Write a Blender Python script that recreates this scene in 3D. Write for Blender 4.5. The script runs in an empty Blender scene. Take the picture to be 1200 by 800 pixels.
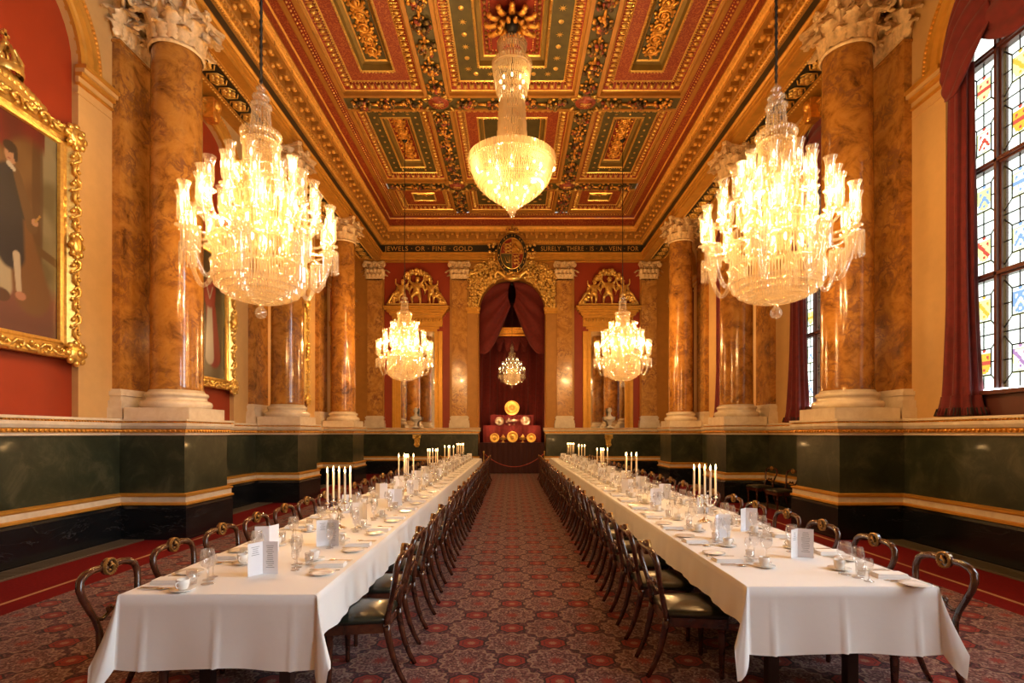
import bpy, math, random
from mathutils import Vector, Matrix, noise
PI = math.pi
rnd = random.Random(7)
SC = bpy.context.scene
COL = SC.collection
sin, cos, sqrt = math.sin, math.cos, math.sqrt

# ------------------------------------------------------------------ mesh builder
class MB:
    def __init__(s):
        s.v = []; s.f = []; s.m = []; s.sm = []
    def add(s, vs, fs, m=0, smooth=False):
        o = len(s.v); s.v.extend(vs)
        for f in fs:
            s.f.append([i + o for i in f]); s.m.append(m); s.sm.append(smooth)
    def quad(s, a, b, c, d, m=0):
        s.add([a, b, c, d], [(0, 1, 2, 3)], m)
    def box(s, cx, cy, cz, sx, sy, sz, m=0, rz=0, taper=1.0):
        hx, hy, hz = sx / 2, sy / 2, sz / 2
        vs = []
        for dz, t in ((-hz, 1.0), (hz, taper)):
            for dx, dy in ((-hx, -hy), (hx, -hy), (hx, hy), (-hx, hy)):
                x, y = dx * t, dy * t
                if rz: x, y = x * cos(rz) - y * sin(rz), x * sin(rz) + y * cos(rz)
                vs.append((cx + x, cy + y, cz + dz))
        s.add(vs, [(3, 2, 1, 0), (4, 5, 6, 7), (0, 1, 5, 4), (1, 2, 6, 5), (2, 3, 7, 6), (3, 0, 4, 7)], m)
    def lathe(s, prof, n=16, c=(0, 0, 0), m=0, wav=None, closed=False, a0=0, a1=None, smooth=True):
        full = a1 is None
        k = n if full else n + 1
        vs = []
        for (r, z) in prof:
            for i in range(k):
                a = a0 + (2 * PI if full else (a1 - a0)) * i / n
                rr = r * (wav(a, z) if wav else 1)
                vs.append((c[0] + rr * cos(a), c[1] + rr * sin(a), c[2] + z))
        fs = []
        L = len(prof)
        for j in range(L - 1 + (1 if closed else 0)):
            j2 = (j + 1) % L
            for i in range(n):
                i2 = (i + 1) % k if full else i + 1
                fs.append((j * k + i, j * k + i2, j2 * k + i2, j2 * k + i))
        s.add(vs, fs, m, smooth)
    def tube(s, pts, rad, n=8, m=0, closed=False, cap=True, up=(0, 0, 1), flat=1.0):
        P = [Vector(p) for p in pts]; N = len(P)
        R = rad if isinstance(rad, (list, tuple)) else [rad] * N
        vs = []; prev = None
        for i in range(N):
            a = P[(i - 1) % N] if (closed or i > 0) else P[i]
            b = P[(i + 1) % N] if (closed or i < N - 1) else P[i]
            t = (b - a)
            t = t.normalized() if t.length > 1e-9 else Vector((0, 0, 1))
            if prev is None:
                u = Vector(up)
                if abs(u.dot(t)) > .95: u = Vector((1, 0, 0))
                x = t.cross(u).normalized()
            else:
                x = (prev - t * prev.dot(t))
                x = x.normalized() if x.length > 1e-6 else t.orthogonal().normalized()
            prev = x; y = t.cross(x)
            for k in range(n):
                an = 2 * PI * k / n
                q = P[i] + x * (cos(an) * R[i]) + y * (sin(an) * R[i] * flat)
                vs.append(q[:])
        fs = []
        for i in range(N if closed else N - 1):
            i2 = (i + 1) % N
            for k in range(n):
                k2 = (k + 1) % n
                fs.append((i * n + k, i * n + k2, i2 * n + k2, i2 * n + k))
        if cap and not closed:
            fs.append(tuple(range(n))[::-1]); fs.append(tuple((N - 1) * n + k for k in range(n)))
        s.add(vs, fs, m, True)
    def ball(s, c, r, nu=8, nv=5, m=0, M=None):
        if not isinstance(r, (list, tuple)): r = (r, r, r)
        vs = []
        def put(x, y, z):
            if M is not None:
                q = M @ Vector((x, y, z)); x, y, z = q
            vs.append((c[0] + x, c[1] + y, c[2] + z))
        put(0, 0, r[2])
        for j in range(1, nv):
            t = PI * j / nv
            for i in range(nu):
                a = 2 * PI * i / nu
                put(r[0] * sin(t) * cos(a), r[1] * sin(t) * sin(a), r[2] * cos(t))
        put(0, 0, -r[2])
        fs = []
        for i in range(nu):
            fs.append((0, 1 + i, 1 + (i + 1) % nu))
        for j in range(nv - 2):
            for i in range(nu):
                a, b = 1 + j * nu + i, 1 + j * nu + (i + 1) % nu
                fs.append((a, a + nu, b + nu, b))
        e = len(vs) - 1; q = 1 + (nv - 2) * nu
        for i in range(nu):
            fs.append((q + i, e, q + (i + 1) % nu))
        s.add(vs, fs, m, True)
    def poly(s, pts, h, m=0, org=(0, 0, 0), ux=(1, 0, 0), uy=(0, 1, 0)):
        """flat outline pts in (ux, uy) extruded by h along ux x uy"""
        X, Y = Vector(ux), Vector(uy); Z = X.cross(Y); O = Vector(org); n = len(pts)
        a = [(O + X * p[0] + Y * p[1])[:] for p in pts]; b = [(O + X * p[0] + Y * p[1] + Z * h)[:] for p in pts]
        fs = [tuple(range(n))[::-1], tuple(range(n, 2 * n))] + [(i, (i + 1) % n, (i + 1) % n + n, i + n) for i in range(n)]
        s.add(a + b, fs, m)
    def rings(s, w, l, prof, c=(0, 0, 0), zs=1):
        """nested rectangles: prof [(inset, z, mat)], a strip between each two"""
        L = []
        for p, z, _ in prof:
            hx, hy = w / 2 - p, l / 2 - p
            L.append([(c[0] - hx, c[1] - hy, c[2] + z * zs), (c[0] + hx, c[1] - hy, c[2] + z * zs), (c[0] + hx, c[1] + hy, c[2] + z * zs), (c[0] - hx, c[1] + hy, c[2] + z * zs)])
        for j in range(len(L) - 1):
            for i in range(4):
                k = (i + 1) % 4
                s.quad(L[j][i], L[j][k], L[j + 1][k], L[j + 1][i], prof[j][2])
        s.add(L[-1], [(0, 1, 2, 3)], prof[-1][2])
    def sweep(s, path, prof, mats=0, closed=False):
        """path: plan points; prof: (offset to the left of travel, z)"""
        n = len(path); P = [Vector((p[0], p[1])) for p in path]; rows = []
        for i in range(n):
            a = P[i - 1] if (i > 0 or closed) else None
            b = P[(i + 1) % n] if (i < n - 1 or closed) else None
            d1 = (P[i] - a).normalized() if a is not None else None
            d2 = (b - P[i]).normalized() if b is not None else None
            if d1 is None: d1 = d2
            if d2 is None: d2 = d1
            n1 = Vector((-d1.y, d1.x)); n2 = Vector((-d2.y, d2.x))
            mi = (n1 + n2); mi = mi / (1 + n1.dot(n2)) if (1 + n1.dot(n2)) > 1e-4 else n1
            rows.append([(P[i].x + mi.x * o, P[i].y + mi.y * o, z) for o, z in prof])
        k = len(prof); base = len(s.v); s.v.extend([q for r in rows for q in r])
        for j in range(k - 1):
            m = mats if isinstance(mats, int) else mats[j]
            for i in range(n if closed else n - 1):
                i2 = (i + 1) % n
                s.f.append([base + i * k + j, base + i2 * k + j, base + i2 * k + j + 1, base + i * k + j + 1]); s.m.append(m); s.sm.append(False)
    def build(s, name, mats, parent=None, loc=None, rz=0, normals=True):
        me = bpy.data.meshes.new(name)
        me.from_pydata(s.v, [], s.f)
        if not isinstance(mats, (list, tuple)): mats = [mats]
        for x in mats: me.materials.append(x)
        if len(mats) > 1: me.polygons.foreach_set('material_index', s.m)
        me.polygons.foreach_set('use_smooth', s.sm)
        me.update()
        o = bpy.data.objects.new(name, me); COL.objects.link(o)
        if parent is not None: o.parent = parent
        if loc is not None: o.location = loc
        if rz: o.rotation_euler = (0, 0, rz)
        return o

def tag(o, label, cat, group=None):
    o['label'] = label; o['category'] = cat
    if group: o['group'] = group
    return o
def empty(name, loc=(0, 0, 0), rz=0):
    o = bpy.data.objects.new(name, None); COL.objects.link(o)
    o.location = loc; o.rotation_euler = (0, 0, rz); o.empty_display_size = .1
    return o
def struct(o):
    o['kind'] = 'structure'; return o
def copy_tree(o, parent=None, kids=None):
    c = o.copy(); COL.objects.link(c); c.parent = parent
    for ch in KIDS.get(o.name, []): copy_tree2(ch, c)
    return c
def copy_tree2(o, parent):
    c = o.copy(); COL.objects.link(c); c.parent = parent
    for ch in KIDS.get(o.name, []): copy_tree2(ch, c)
KIDS = {}
def freeze(root):
    """remember the children of a finished prototype"""
    def rec(o):
        ks = [c for c in bpy.data.objects if c.parent is o]
        if ks:
            KIDS[o.name] = ks
            for k in ks: rec(k)
    rec(root)
def place(proto, loc, rz, label, cat, group, first, scale=None):
    o = proto if first else copy_tree(proto)
    o.location = loc; o.rotation_euler = (0, 0, rz)
    if scale: o.scale = (scale,) * 3 if not isinstance(scale, tuple) else scale
    tag(o, label, cat, group); return o
ORD = 'first second third fourth fifth sixth seventh eighth ninth tenth eleventh twelfth thirteenth fourteenth fifteenth sixteenth seventeenth eighteenth nineteenth twentieth twenty-first twenty-second twenty-third twenty-fourth twenty-fifth twenty-sixth twenty-seventh twenty-eighth'.split()

# ------------------------------------------------------------------ materials
def newmat(name):
    m = bpy.data.materials.new(name); m.use_nodes = True
    nt = m.node_tree; nt.nodes.clear()
    out = nt.nodes.new('ShaderNodeOutputMaterial')
    return m, nt, out
def N(nt, t, **kw):
    n = nt.nodes.new(t)
    for k, v in kw.items():
        if k.startswith('_'): setattr(n, k[1:], v)
        else: n.inputs[k.replace('__', ' ')].default_value = v
    return n
def ramp(nt, fac, stops, interp='LINEAR'):
    r = nt.nodes.new('ShaderNodeValToRGB'); r.color_ramp.interpolation = interp
    el = r.color_ramp.elements
    while len(el) < len(stops): el.new(.5)
    for e, (p, c) in zip(el, stops):
        e.position = p; e.color = (*c, 1) if len(c) == 3 else c
    nt.links.new(fac, r.inputs[0]); return r.outputs[0]
def princ(name, col, rough=.5, metal=0.0, spec=.5, vary=0.0, scale=6.0, bump=0.0, bscale=30.0, sheen=0, coat=0, ramp_stops=None, detail=5, dist=0.0):
    m, nt, out = newmat(name)
    b = nt.nodes.new('ShaderNodeBsdfPrincipled')
    b.inputs['Base Color'].default_value = (*col, 1) if col else (1, 1, 1, 1)
    b.inputs['Roughness'].default_value = rough; b.inputs['Metallic'].default_value = metal
    b.inputs['Specular IOR Level'].default_value = spec
    b.inputs['Sheen Weight'].default_value = sheen; b.inputs['Coat Weight'].default_value = coat
    tc = nt.nodes.new('ShaderNodeTexCoord')
    if vary or ramp_stops:
        nz = N(nt, 'ShaderNodeTexNoise', Scale=scale, Detail=detail, Distortion=dist)
        nt.links.new(tc.outputs['Object'], nz.inputs['Vector'])
        st = ramp_stops or [(.3, tuple(c * (1 - vary) for c in col)), (.7, tuple(min(1, c * (1 + vary)) for c in col))]
        nt.links.new(ramp(nt, nz.outputs['Fac'], st), b.inputs['Base Color'])
    if bump:
        nz = N(nt, 'ShaderNodeTexNoise', Scale=bscale, Detail=4.0)
        nt.links.new(tc.outputs['Object'], nz.inputs['Vector'])
        bp = N(nt, 'ShaderNodeBump', Strength=bump, Distance=.02)
        nt.links.new(nz.outputs['Fac'], bp.inputs['Height']); nt.links.new(bp.outputs[0], b.inputs['Normal'])
    nt.links.new(b.outputs[0], out.inputs[0]); return m
def marble(name, stops, scale, vein=None, veinscale=2.5, rough=.12, vw=.03, stretch=(1, 1, 1), coat=.3, contrast_d=.6):
    m, nt, out = newmat(name)
    b = N(nt, 'ShaderNodeBsdfPrincipled', Roughness=rough); b.inputs['Coat Weight'].default_value = coat; b.inputs['Coat Roughness'].default_value = .06
    tc = nt.nodes.new('ShaderNodeTexCoord')
    mp = nt.nodes.new('ShaderNodeMapping'); mp.inputs['Scale'].default_value = stretch
    oi = nt.nodes.new('ShaderNodeObjectInfo'); mu = N(nt, 'ShaderNodeMath', _operation='MULTIPLY'); mu.inputs[1].default_value = 37
    nt.links.new(oi.outputs['Random'], mu.inputs[0]); nt.links.new(mu.outputs[0], mp.inputs['Location'])
    nt.links.new(tc.outputs['Object'], mp.inputs['Vector'])
    nz = N(nt, 'ShaderNodeTexNoise', Scale=scale, Detail=9.0, Roughness=contrast_d, Distortion=.6)
    nt.links.new(mp.outputs[0], nz.inputs['Vector'])
    c = ramp(nt, nz.outputs['Fac'], stops)
    if vein:
        n2 = N(nt, 'ShaderNodeTexNoise', Scale=veinscale, Detail=7.0, Roughness=.62, Distortion=.7)
        nt.links.new(mp.outputs[0], n2.inputs['Vector'])
        f = ramp(nt, n2.outputs['Fac'], [(.5 - vw * 2, (0, 0, 0)), (.5 - vw * .3, (1, 1, 1)), (.5 + vw * .3, (1, 1, 1)), (.5 + vw * 2, (0, 0, 0))])
        n3 = N(nt, 'ShaderNodeTexNoise', Scale=veinscale * .5, Detail=2.0); nt.links.new(mp.outputs[0], n3.inputs['Vector'])
        f3 = ramp(nt, n3.outputs['Fac'], [(.42, (0, 0, 0)), (.6, (1, 1, 1))])
        ml = N(nt, 'ShaderNodeMath', _operation='MULTIPLY'); nt.links.new(f, ml.inputs[0]); nt.links.new(f3, ml.inputs[1])
        mx = N(nt, 'ShaderNodeMix', _data_type='RGBA'); nt.links.new(ml.outputs[0], mx.inputs[0]); nt.links.new(c, mx.inputs[6])
        mx.inputs[7].default_value = (*vein, 1); c = mx.outputs[2]
    nt.links.new(c, b.inputs['Base Color']); nt.links.new(b.outputs[0], out.inputs[0]); return m
def emis(name, col, strength, sample=False):
    m, nt, out = newmat(name)
    e = N(nt, 'ShaderNodeEmission', Strength=strength); e.inputs[0].default_value = (*col, 1)
    nt.links.new(e.outputs[0], out.inputs[0])
    if not sample: m.cycles.emission_sampling = 'NONE'
    return m
def glassy(name, tint, clear, gloss, trans, rough=.03, tcol=(1, .97, .9)):
    """thin cut glass: part clear, part mirror, part cloudy"""
    m, nt, out = newmat(name)
    t = nt.nodes.new('ShaderNodeBsdfTransparent'); t.inputs[0].default_value = (*tint, 1)
    g = N(nt, 'ShaderNodeBsdfGlossy', Roughness=rough); g.inputs[0].default_value = (1, 1, 1, 1)
    lw = N(nt, 'ShaderNodeLayerWeight', Blend=.35)
    ad = N(nt, 'ShaderNodeMath', _operation='MULTIPLY_ADD', _use_clamp=True); ad.inputs[1].default_value = .55; ad.inputs[2].default_value = gloss
    nt.links.new(lw.outputs['Facing'], ad.inputs[0])
    m1 = nt.nodes.new('ShaderNodeMixShader'); nt.links.new(ad.outputs[0], m1.inputs[0]); nt.links.new(t.outputs[0], m1.inputs[1]); nt.links.new(g.outputs[0], m1.inputs[2])
    last = m1
    if trans > 0:
        tr = nt.nodes.new('ShaderNodeBsdfTranslucent'); tr.inputs[0].default_value = (*tcol, 1)
        df = nt.nodes.new('ShaderNodeBsdfDiffuse'); df.inputs[0].default_value = (*tcol, 1)
        a = nt.nodes.new('ShaderNodeMixShader'); a.inputs[0].default_value = .5
        nt.links.new(tr.outputs[0], a.inputs[1]); nt.links.new(df.outputs[0], a.inputs[2])
        m2 = nt.nodes.new('ShaderNodeMixShader'); m2.inputs[0].default_value = trans
        nt.links.new(m1.outputs[0], m2.inputs[1]); nt.links.new(a.outputs[0], m2.inputs[2]); last = m2
    nt.links.new(last.outputs[0], out.inputs[0]); return m

M = {}
M['red_wall'] = princ('red_wall', (.30, .030, .004), .55, vary=.06, scale=3, bump=.03, bscale=60)
M['cream'] = princ('cream_paint', (.62, .39, .155), .5, vary=.04)
M['white_marble'] = marble('white_marble', [(.3, (.66, .54, .38)), (.7, (.80, .70, .54))], 5, None, rough=.25, coat=.1)
M['gold'] = princ('gilding', (.85, .43, .08), .36, .8, vary=.2, scale=14, bump=.25, bscale=40)
M['gold_paint'] = princ('gold_paint', (.62, .31, .045), .45, .45, vary=.1, scale=6)
M['ochre'] = princ('ochre_paint', (.42, .19, .030), .5, .15, vary=.08, scale=4)
M['gold_bright'] = princ('burnished_gilding', (1.0, .6, .16), .3, .75, vary=.2, scale=20)
M['gold_satin'] = princ('satin_gilding', (.80, .42, .08), .5, .35, vary=.15, scale=10)
M['gold_dark'] = princ('antique_gilding', (.38, .21, .06), .4, .75, vary=.4, scale=9, bump=.3, bscale=30)
M['capital'] = princ('parcel_gilt_cream', (.82, .60, .33), .45, .15, vary=.2, scale=14, bump=.2)
M['black_frieze'] = princ('black_frieze', (.018, .016, .010), .4, vary=.3)
M['dark_green'] = princ('dark_green_paint', (.075, .060, .014), .5, vary=.25, scale=5)
M['olive'] = princ('olive_gilt_paint', (.25, .16, .035), .45, .3, vary=.1)
M['red_deep'] = princ('deep_red_paint', (.26, .024, .006), .5, vary=.15, scale=8)
M['dark_brown'] = princ('bronze_brown', (.09, .045, .015), .45, .3, vary=.3, scale=20)
M['fruit_red'] = princ('fruit_red', (.28, .05, .02), .4, vary=.3)
M['orange_marble'] = marble('orange_marble', [(.34, (.10, .038, .011)), (.42, (.28, .115, .022)), (.52, (.46, .20, .036)), (.72, (.56, .28, .06))], 2.6, (.24, .10, .035), 4.5, rough=.13, vw=.035, contrast_d=.72)
M['orange_marble2'] = marble('pale_orange_marble', [(.30, (.30, .12, .03)), (.5, (.56, .27, .06)), (.72, (.66, .37, .11))], 2.0, (.26, .10, .04), 4.0, rough=.2, vw=.03, contrast_d=.68)
M['green_marble'] = marble('green_marble', [(.28, (.009, .014, .008)), (.5, (.030, .037, .020)), (.68, (.080, .080, .045)), (.8, (.12, .11, .065))], 2.2, None, 3.0, rough=.3, coat=.15, contrast_d=.72)
M['black_marble'] = marble('black_marble', [(.3, (.0035, .0045, .006)), (.7, (.010, .012, .015))], 2, (.04, .04, .045), 1.3, rough=.22, vw=.004, stretch=(1, 1, 3), coat=.05)
M['cloth'] = princ('white_linen', (.86, .84, .82), .85, spec=.2, bump=.12, bscale=5)
M['napkin'] = princ('white_napkin', (.88, .86, .84), .85, spec=.2, bump=.1, bscale=40)
M['china'] = princ('white_china', (.88, .86, .82), .15, coat=.4)
M['silver'] = princ('silver_plate', (.85, .80, .72), .16, 1.0)
M['paper'] = princ('white_card', (.86, .85, .88), .7, spec=.2)
M['ink'] = princ('grey_ink', (.22, .22, .25), .7)
M['wood'] = princ('mahogany', (.10, .028, .010), .2, coat=.5, ramp_stops=[(.3, (.028, .008, .004)), (.6, (.075, .020, .009)), (.8, (.12, .04, .015))], scale=7, detail=6, dist=1.5)
M['wood_dark'] = princ('dark_table_wood', (.03, .012, .008), .35)
M['leather'] = princ('dark_green_leather', (.018, .022, .015), .28, coat=.25, bump=.12, bscale=9)
M['velvet'] = princ('red_velvet', (.135, .007, .009), .8, sheen=.15, vary=.2, scale=9)
M['velvet_dark'] = princ('crimson_velvet', (.13, .007, .006), .8, sheen=.1, vary=.2, scale=9)
M['black_fringe'] = princ('dark_fringe', (.03, .02, .02), .9)
M['window_wood'] = princ('dark_red_window_wood', (.10, .030, .022), .4)
M['lead'] = princ('lead_came', (.03, .03, .03), .5, .5)
M['iron'] = princ('black_iron', (.012, .010, .009), .5, .4)
M['grille'] = princ('iron_floor_grating', (.17, .14, .10), .5, .4)
M['wax'] = princ('candle_wax', (.95, .80, .58), .5)
M['wax'].node_tree.nodes['Principled BSDF'].inputs['Subsurface Weight'].default_value = 0
M['marble_bust'] = princ('bust_marble', (.72, .66, .58), .4)
M['mirror'] = princ('mirror_glass', (.85, .82, .76), .03, 1.0)
M['flame'] = emis('candle_flame', (1, .62, .22), 28)
M['bulb'] = emis('lamp_flame', (1, .80, .42), 11)
M['crystal'] = glassy('cut_crystal', (1, .96, .88), .3, .13, .10, .06, (.92, .78, .54))
M['crystal_bowl'] = glassy('basket_prisms', (1, .96, .88), .3, .14, .24, .06, (.95, .82, .60))
M['crystal_dense'] = glassy('hanging_prisms', (1, .95, .85), .3, .14, .36, .08, (.95, .80, .55))
M['crystal_clear'] = glassy('clear_crystal', (1, .98, .94), .5, .12, .10, .04, (1, .93, .8))
M['glass'] = glassy('drinking_glass', (.97, .97, .97), .5, .10, .07, .02, (1, .98, .95))
M['red_carpet'] = princ('red_border_carpet', (.135, .006, .008), .9, spec=.1, vary=.15, scale=30)
M['maroon_carpet'] = princ('maroon_border_carpet', (.10, .008, .008), .9, spec=.1, vary=.15, scale=30)
M['beige_carpet'] = princ('beige_line_carpet', (.36, .20, .11), .9, spec=.1)
M['world_pane'] = None
WS = 20.0
for nm, c in (('pane_clear', (.97, .98, .97)), ('pane_white', (.105, .103, .080)), ('pane_yellow', (.70, .64, .30)), ('pane_red', (.48, .07, .05)), ('pane_blue', (.20, .30, .55)), ('pane_gold', (.62, .36, .05)), ('pane_violet', (.32, .16, .38))):
    m, nt, out = newmat(nm)
    t = nt.nodes.new('ShaderNodeBsdfTransparent'); t.inputs[0].default_value = (*c, 1)
    g = N(nt, 'ShaderNodeBsdfGlossy', Roughness=.1)
    x = nt.nodes.new('ShaderNodeMixShader'); x.inputs[0].default_value = .05
    nt.links.new(t.outputs[0], x.inputs[1]); nt.links.new(g.outputs[0], x.inputs[2]); nt.links.new(x.outputs[0], out.inputs[0])
    M[nm] = m

def mnode(nt, op, a, b=None, c=None, clamp=False):
    n = nt.nodes.new('ShaderNodeMath'); n.operation = op; n.use_clamp = clamp
    for i, q in enumerate((a, b, c)):
        if q is None: continue
        if isinstance(q, (int, float)): n.inputs[i].default_value = q
        else: nt.links.new(q, n.inputs[i])
    return n.outputs[0]
def mixc(nt, f, a, b):
    mx = nt.nodes.new('ShaderNodeMix'); mx.data_type = 'RGBA'
    for i, q in ((0, f), (6, a), (7, b)):
        if isinstance(q, tuple): mx.inputs[i].default_value = (*q, 1)
        elif isinstance(q, (int, float)): mx.inputs[i].default_value = q
        else: nt.links.new(q, mx.inputs[i])
    return mx.outputs[2]
def step(nt, x, e, w):   # 1 where x < e
    return mnode(nt, 'DIVIDE', mnode(nt, 'SUBTRACT', e, x), w, clamp=True)

def carpet():
    m, nt, out = newmat('patterned_carpet')
    tc = nt.nodes.new('ShaderNodeTexCoord'); sp = nt.nodes.new('ShaderNodeSeparateXYZ')
    nt.links.new(tc.outputs['Object'], sp.inputs[0]); x, y = sp.outputs[0], sp.outputs[1]
    K = .33
    def cell(ox):
        a = mnode(nt, 'DIVIDE', mnode(nt, 'ADD', mnode(nt, 'ADD', x, y), ox), 2 * K)
        b = mnode(nt, 'DIVIDE', mnode(nt, 'ADD', mnode(nt, 'SUBTRACT', x, y), ox), 2 * K)
        a = mnode(nt, 'SUBTRACT', a, mnode(nt, 'ROUND', a)); b = mnode(nt, 'SUBTRACT', b, mnode(nt, 'ROUND', b))
        fx = mnode(nt, 'MULTIPLY', mnode(nt, 'ADD', a, b), K); fy = mnode(nt, 'MULTIPLY', mnode(nt, 'SUBTRACT', a, b), K)
        return fx, fy
    def length(fx, fy, sx, sy):
        return mnode(nt, 'SQRT', mnode(nt, 'ADD', mnode(nt, 'POWER', mnode(nt, 'DIVIDE', fx, sx), 2), mnode(nt, 'POWER', mnode(nt, 'DIVIDE', fy, sy), 2)))
    rx, ry = cell(0); px, py = cell(K)
    vo = N(nt, 'ShaderNodeTexVoronoi', Scale=70.0); nt.links.new(tc.outputs['Object'], vo.inputs['Vector'])
    vo2 = N(nt, 'ShaderNodeTexVoronoi', Scale=30.0, _feature='DISTANCE_TO_EDGE'); nt.links.new(tc.outputs['Object'], vo2.inputs['Vector'])
    sc_ = nt.nodes.new('ShaderNodeSeparateColor'); nt.links.new(vo.outputs['Color'], sc_.inputs[0])
    speck = ramp(nt, sc_.outputs[0], [(0, (.035, .007, .014)), (.3, (.080, .015, .022)), (.55, (.115, .024, .028)), (.78, (.19, .075, .075)), (1, (.27, .15, .14))], 'CONSTANT')
    edge = step(nt, vo2.outputs['Distance'], .05, .03)
    base = mixc(nt, mnode(nt, 'MULTIPLY', edge, .5), speck, (.03, .006, .010))
    # pale rosettes
    an = mnode(nt, 'ARCTAN2', py, px); pr = length(px, py, 1, 1)
    pet = mnode(nt, 'MULTIPLY', mnode(nt, 'COSINE', mnode(nt, 'MULTIPLY', an, 12)), .018)
    R = mnode(nt, 'SUBTRACT', pr, pet)
    inr = step(nt, R, .215, .02)
    pale = ramp(nt, sc_.outputs[1], [(0, (.10, .028, .03)), (.22, (.17, .06, .055)), (.5, (.25, .12, .10)), (.8, (.38, .24, .19))], 'CONSTANT')
    col = mixc(nt, mnode(nt, 'MULTIPLY', inr, .9), base, pale)
    ringo = mnode(nt, 'MULTIPLY', step(nt, mnode(nt, 'ABSOLUTE', mnode(nt, 'SUBTRACT', R, .20)), .012, .008), .8)
    col = mixc(nt, ringo, col, (.36, .22, .15))
    ring2 = mnode(nt, 'MULTIPLY', step(nt, mnode(nt, 'ABSOLUTE', mnode(nt, 'SUBTRACT', R, .12)), .010, .006), .8)
    col = mixc(nt, ring2, col, (.05, .008, .012))
    col = mixc(nt, step(nt, R, .05, .01), col, (.26, .03, .02))
    # red ogee medallions
    an2 = mnode(nt, 'ARCTAN2', ry, rx)
    pet2 = mnode(nt, 'MULTIPLY', mnode(nt, 'COSINE', mnode(nt, 'MULTIPLY', an2, 8)), .05)
    rr = mnode(nt, 'ADD', length(rx, ry, .098, .090), pet2)
    col = mixc(nt, step(nt, rr, 1.22, .06), col, (.025, .004, .008))
    col = mixc(nt, step(nt, rr, 1.05, .06), col, (.27, .022, .012))
    col = mixc(nt, mnode(nt, 'MULTIPLY', step(nt, mnode(nt, 'ABSOLUTE', mnode(nt, 'SUBTRACT', rr, .72)), .07, .04), .9), col, (.08, .01, .012))
    col = mixc(nt, step(nt, rr, .36, .1), col, (.34, .16, .10))
    nz = N(nt, 'ShaderNodeTexNoise', Scale=260.0, Detail=2.0); nt.links.new(tc.outputs['Object'], nz.inputs['Vector'])
    k = mnode(nt, 'ADD', mnode(nt, 'MULTIPLY', nz.outputs['Fac'], .8), .32)
    vm = nt.nodes.new('ShaderNodeVectorMath'); vm.operation = 'SCALE'; nt.links.new(col, vm.inputs[0]); nt.links.new(k, vm.inputs['Scale'])
    b = N(nt, 'ShaderNodeBsdfPrincipled', Roughness=.95); b.inputs['Specular IOR Level'].default_value = .1; b.inputs['Sheen Weight'].default_value = .1
    nt.links.new(vm.outputs[0], b.inputs['Base Color']); nt.links.new(b.outputs[0], out.inputs[0]); return m
M['carpet'] = carpet()

def scrollpaint(name, base, ink, scale=7):
    """flat paint with a stencilled scrolling vine"""
    m, nt, out = newmat(name)
    tc = nt.nodes.new('ShaderNodeTexCoord')
    nz = N(nt, 'ShaderNodeTexNoise', Scale=scale, Detail=1.5, Distortion=2.6); nt.links.new(tc.outputs['Object'], nz.inputs['Vector'])
    f = ramp(nt, nz.outputs['Fac'], [(.44, (0, 0, 0)), (.475, (1, 1, 1)), (.515, (1, 1, 1)), (.55, (0, 0, 0))])
    b = N(nt, 'ShaderNodeBsdfPrincipled', Roughness=.5)
    nt.links.new(mixc(nt, mnode(nt, 'MULTIPLY', f, .75), base, ink), b.inputs['Base Color']); nt.links.new(b.outputs[0], out.inputs[0]); return m
M['red_scroll'] = scrollpaint('red_stencilled_paint', (.23, .022, .005), (.48, .15, .03))
M['green_plain'] = M['dark_green']
# ================================================================== ROOM
LW = 6.3           # face of the dado
UW = 6.6           # upper wall face
YB = 22.2          # back wall
Y0 = -4.7
COLY = [9.13, 13.63, 18.13]
BAYS = [-2.12, 2.38, 6.88, 11.38, 15.88, 20.38]  # first bay is added out of view, its window brings more daylight
HW = 1.17; SPR = 7.3; CAP = 1.93; TOPW = 8.95; CEIL = 10.44
AW = 1.4           # alcove half width

# floor
b = MB()
b.quad((-4.76, Y0, 0), (4.76, Y0, 0), (4.76, 27, 0), (-4.76, 27, 0), 0)
for s in (-1, 1):
    def st(a, c, m):
        x0, x1 = sorted((s * a, s * c)); b.quad((x0, Y0, 0), (x1, Y0, 0), (x1, 27, 0), (x0, 27, 0), m)
    st(4.76, 5.05, 1); st(5.05, 5.10, 2); st(5.10, 6.7, 1)
fl = struct(b.build('floor', [M['carpet'], M['red_carpet'], M['beige_carpet']]))
# gratings along the walls
for s, lab in ((-1, 'iron floor grating between pedestals below the paintings, {}'), (1, 'iron floor grating between pedestals below the windows, {}')):
    for k, (ya, yb) in enumerate(((5.4, 8.40), (9.86, 12.9), (14.36, 17.4))):
        b = MB(); x = s * 6.02
        b.box(x, (ya + yb) / 2, .004, .36, yb - ya, .008)
        n = int((yb - ya) / .05)
        for i in range(n): b.box(x, ya + .025 + i * .05, .013, .32, .022, .012)
        for q in (-.17, .17): b.box(x + q, (ya + yb) / 2, .012, .02, yb - ya, .014)
        tag(b.build('floor_grating', M['grille']), lab.format(('at the open end of the hall', 'in the middle bay', 'in the far bay')[k]), 'grating', 'floor gratings along the walls')

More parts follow.
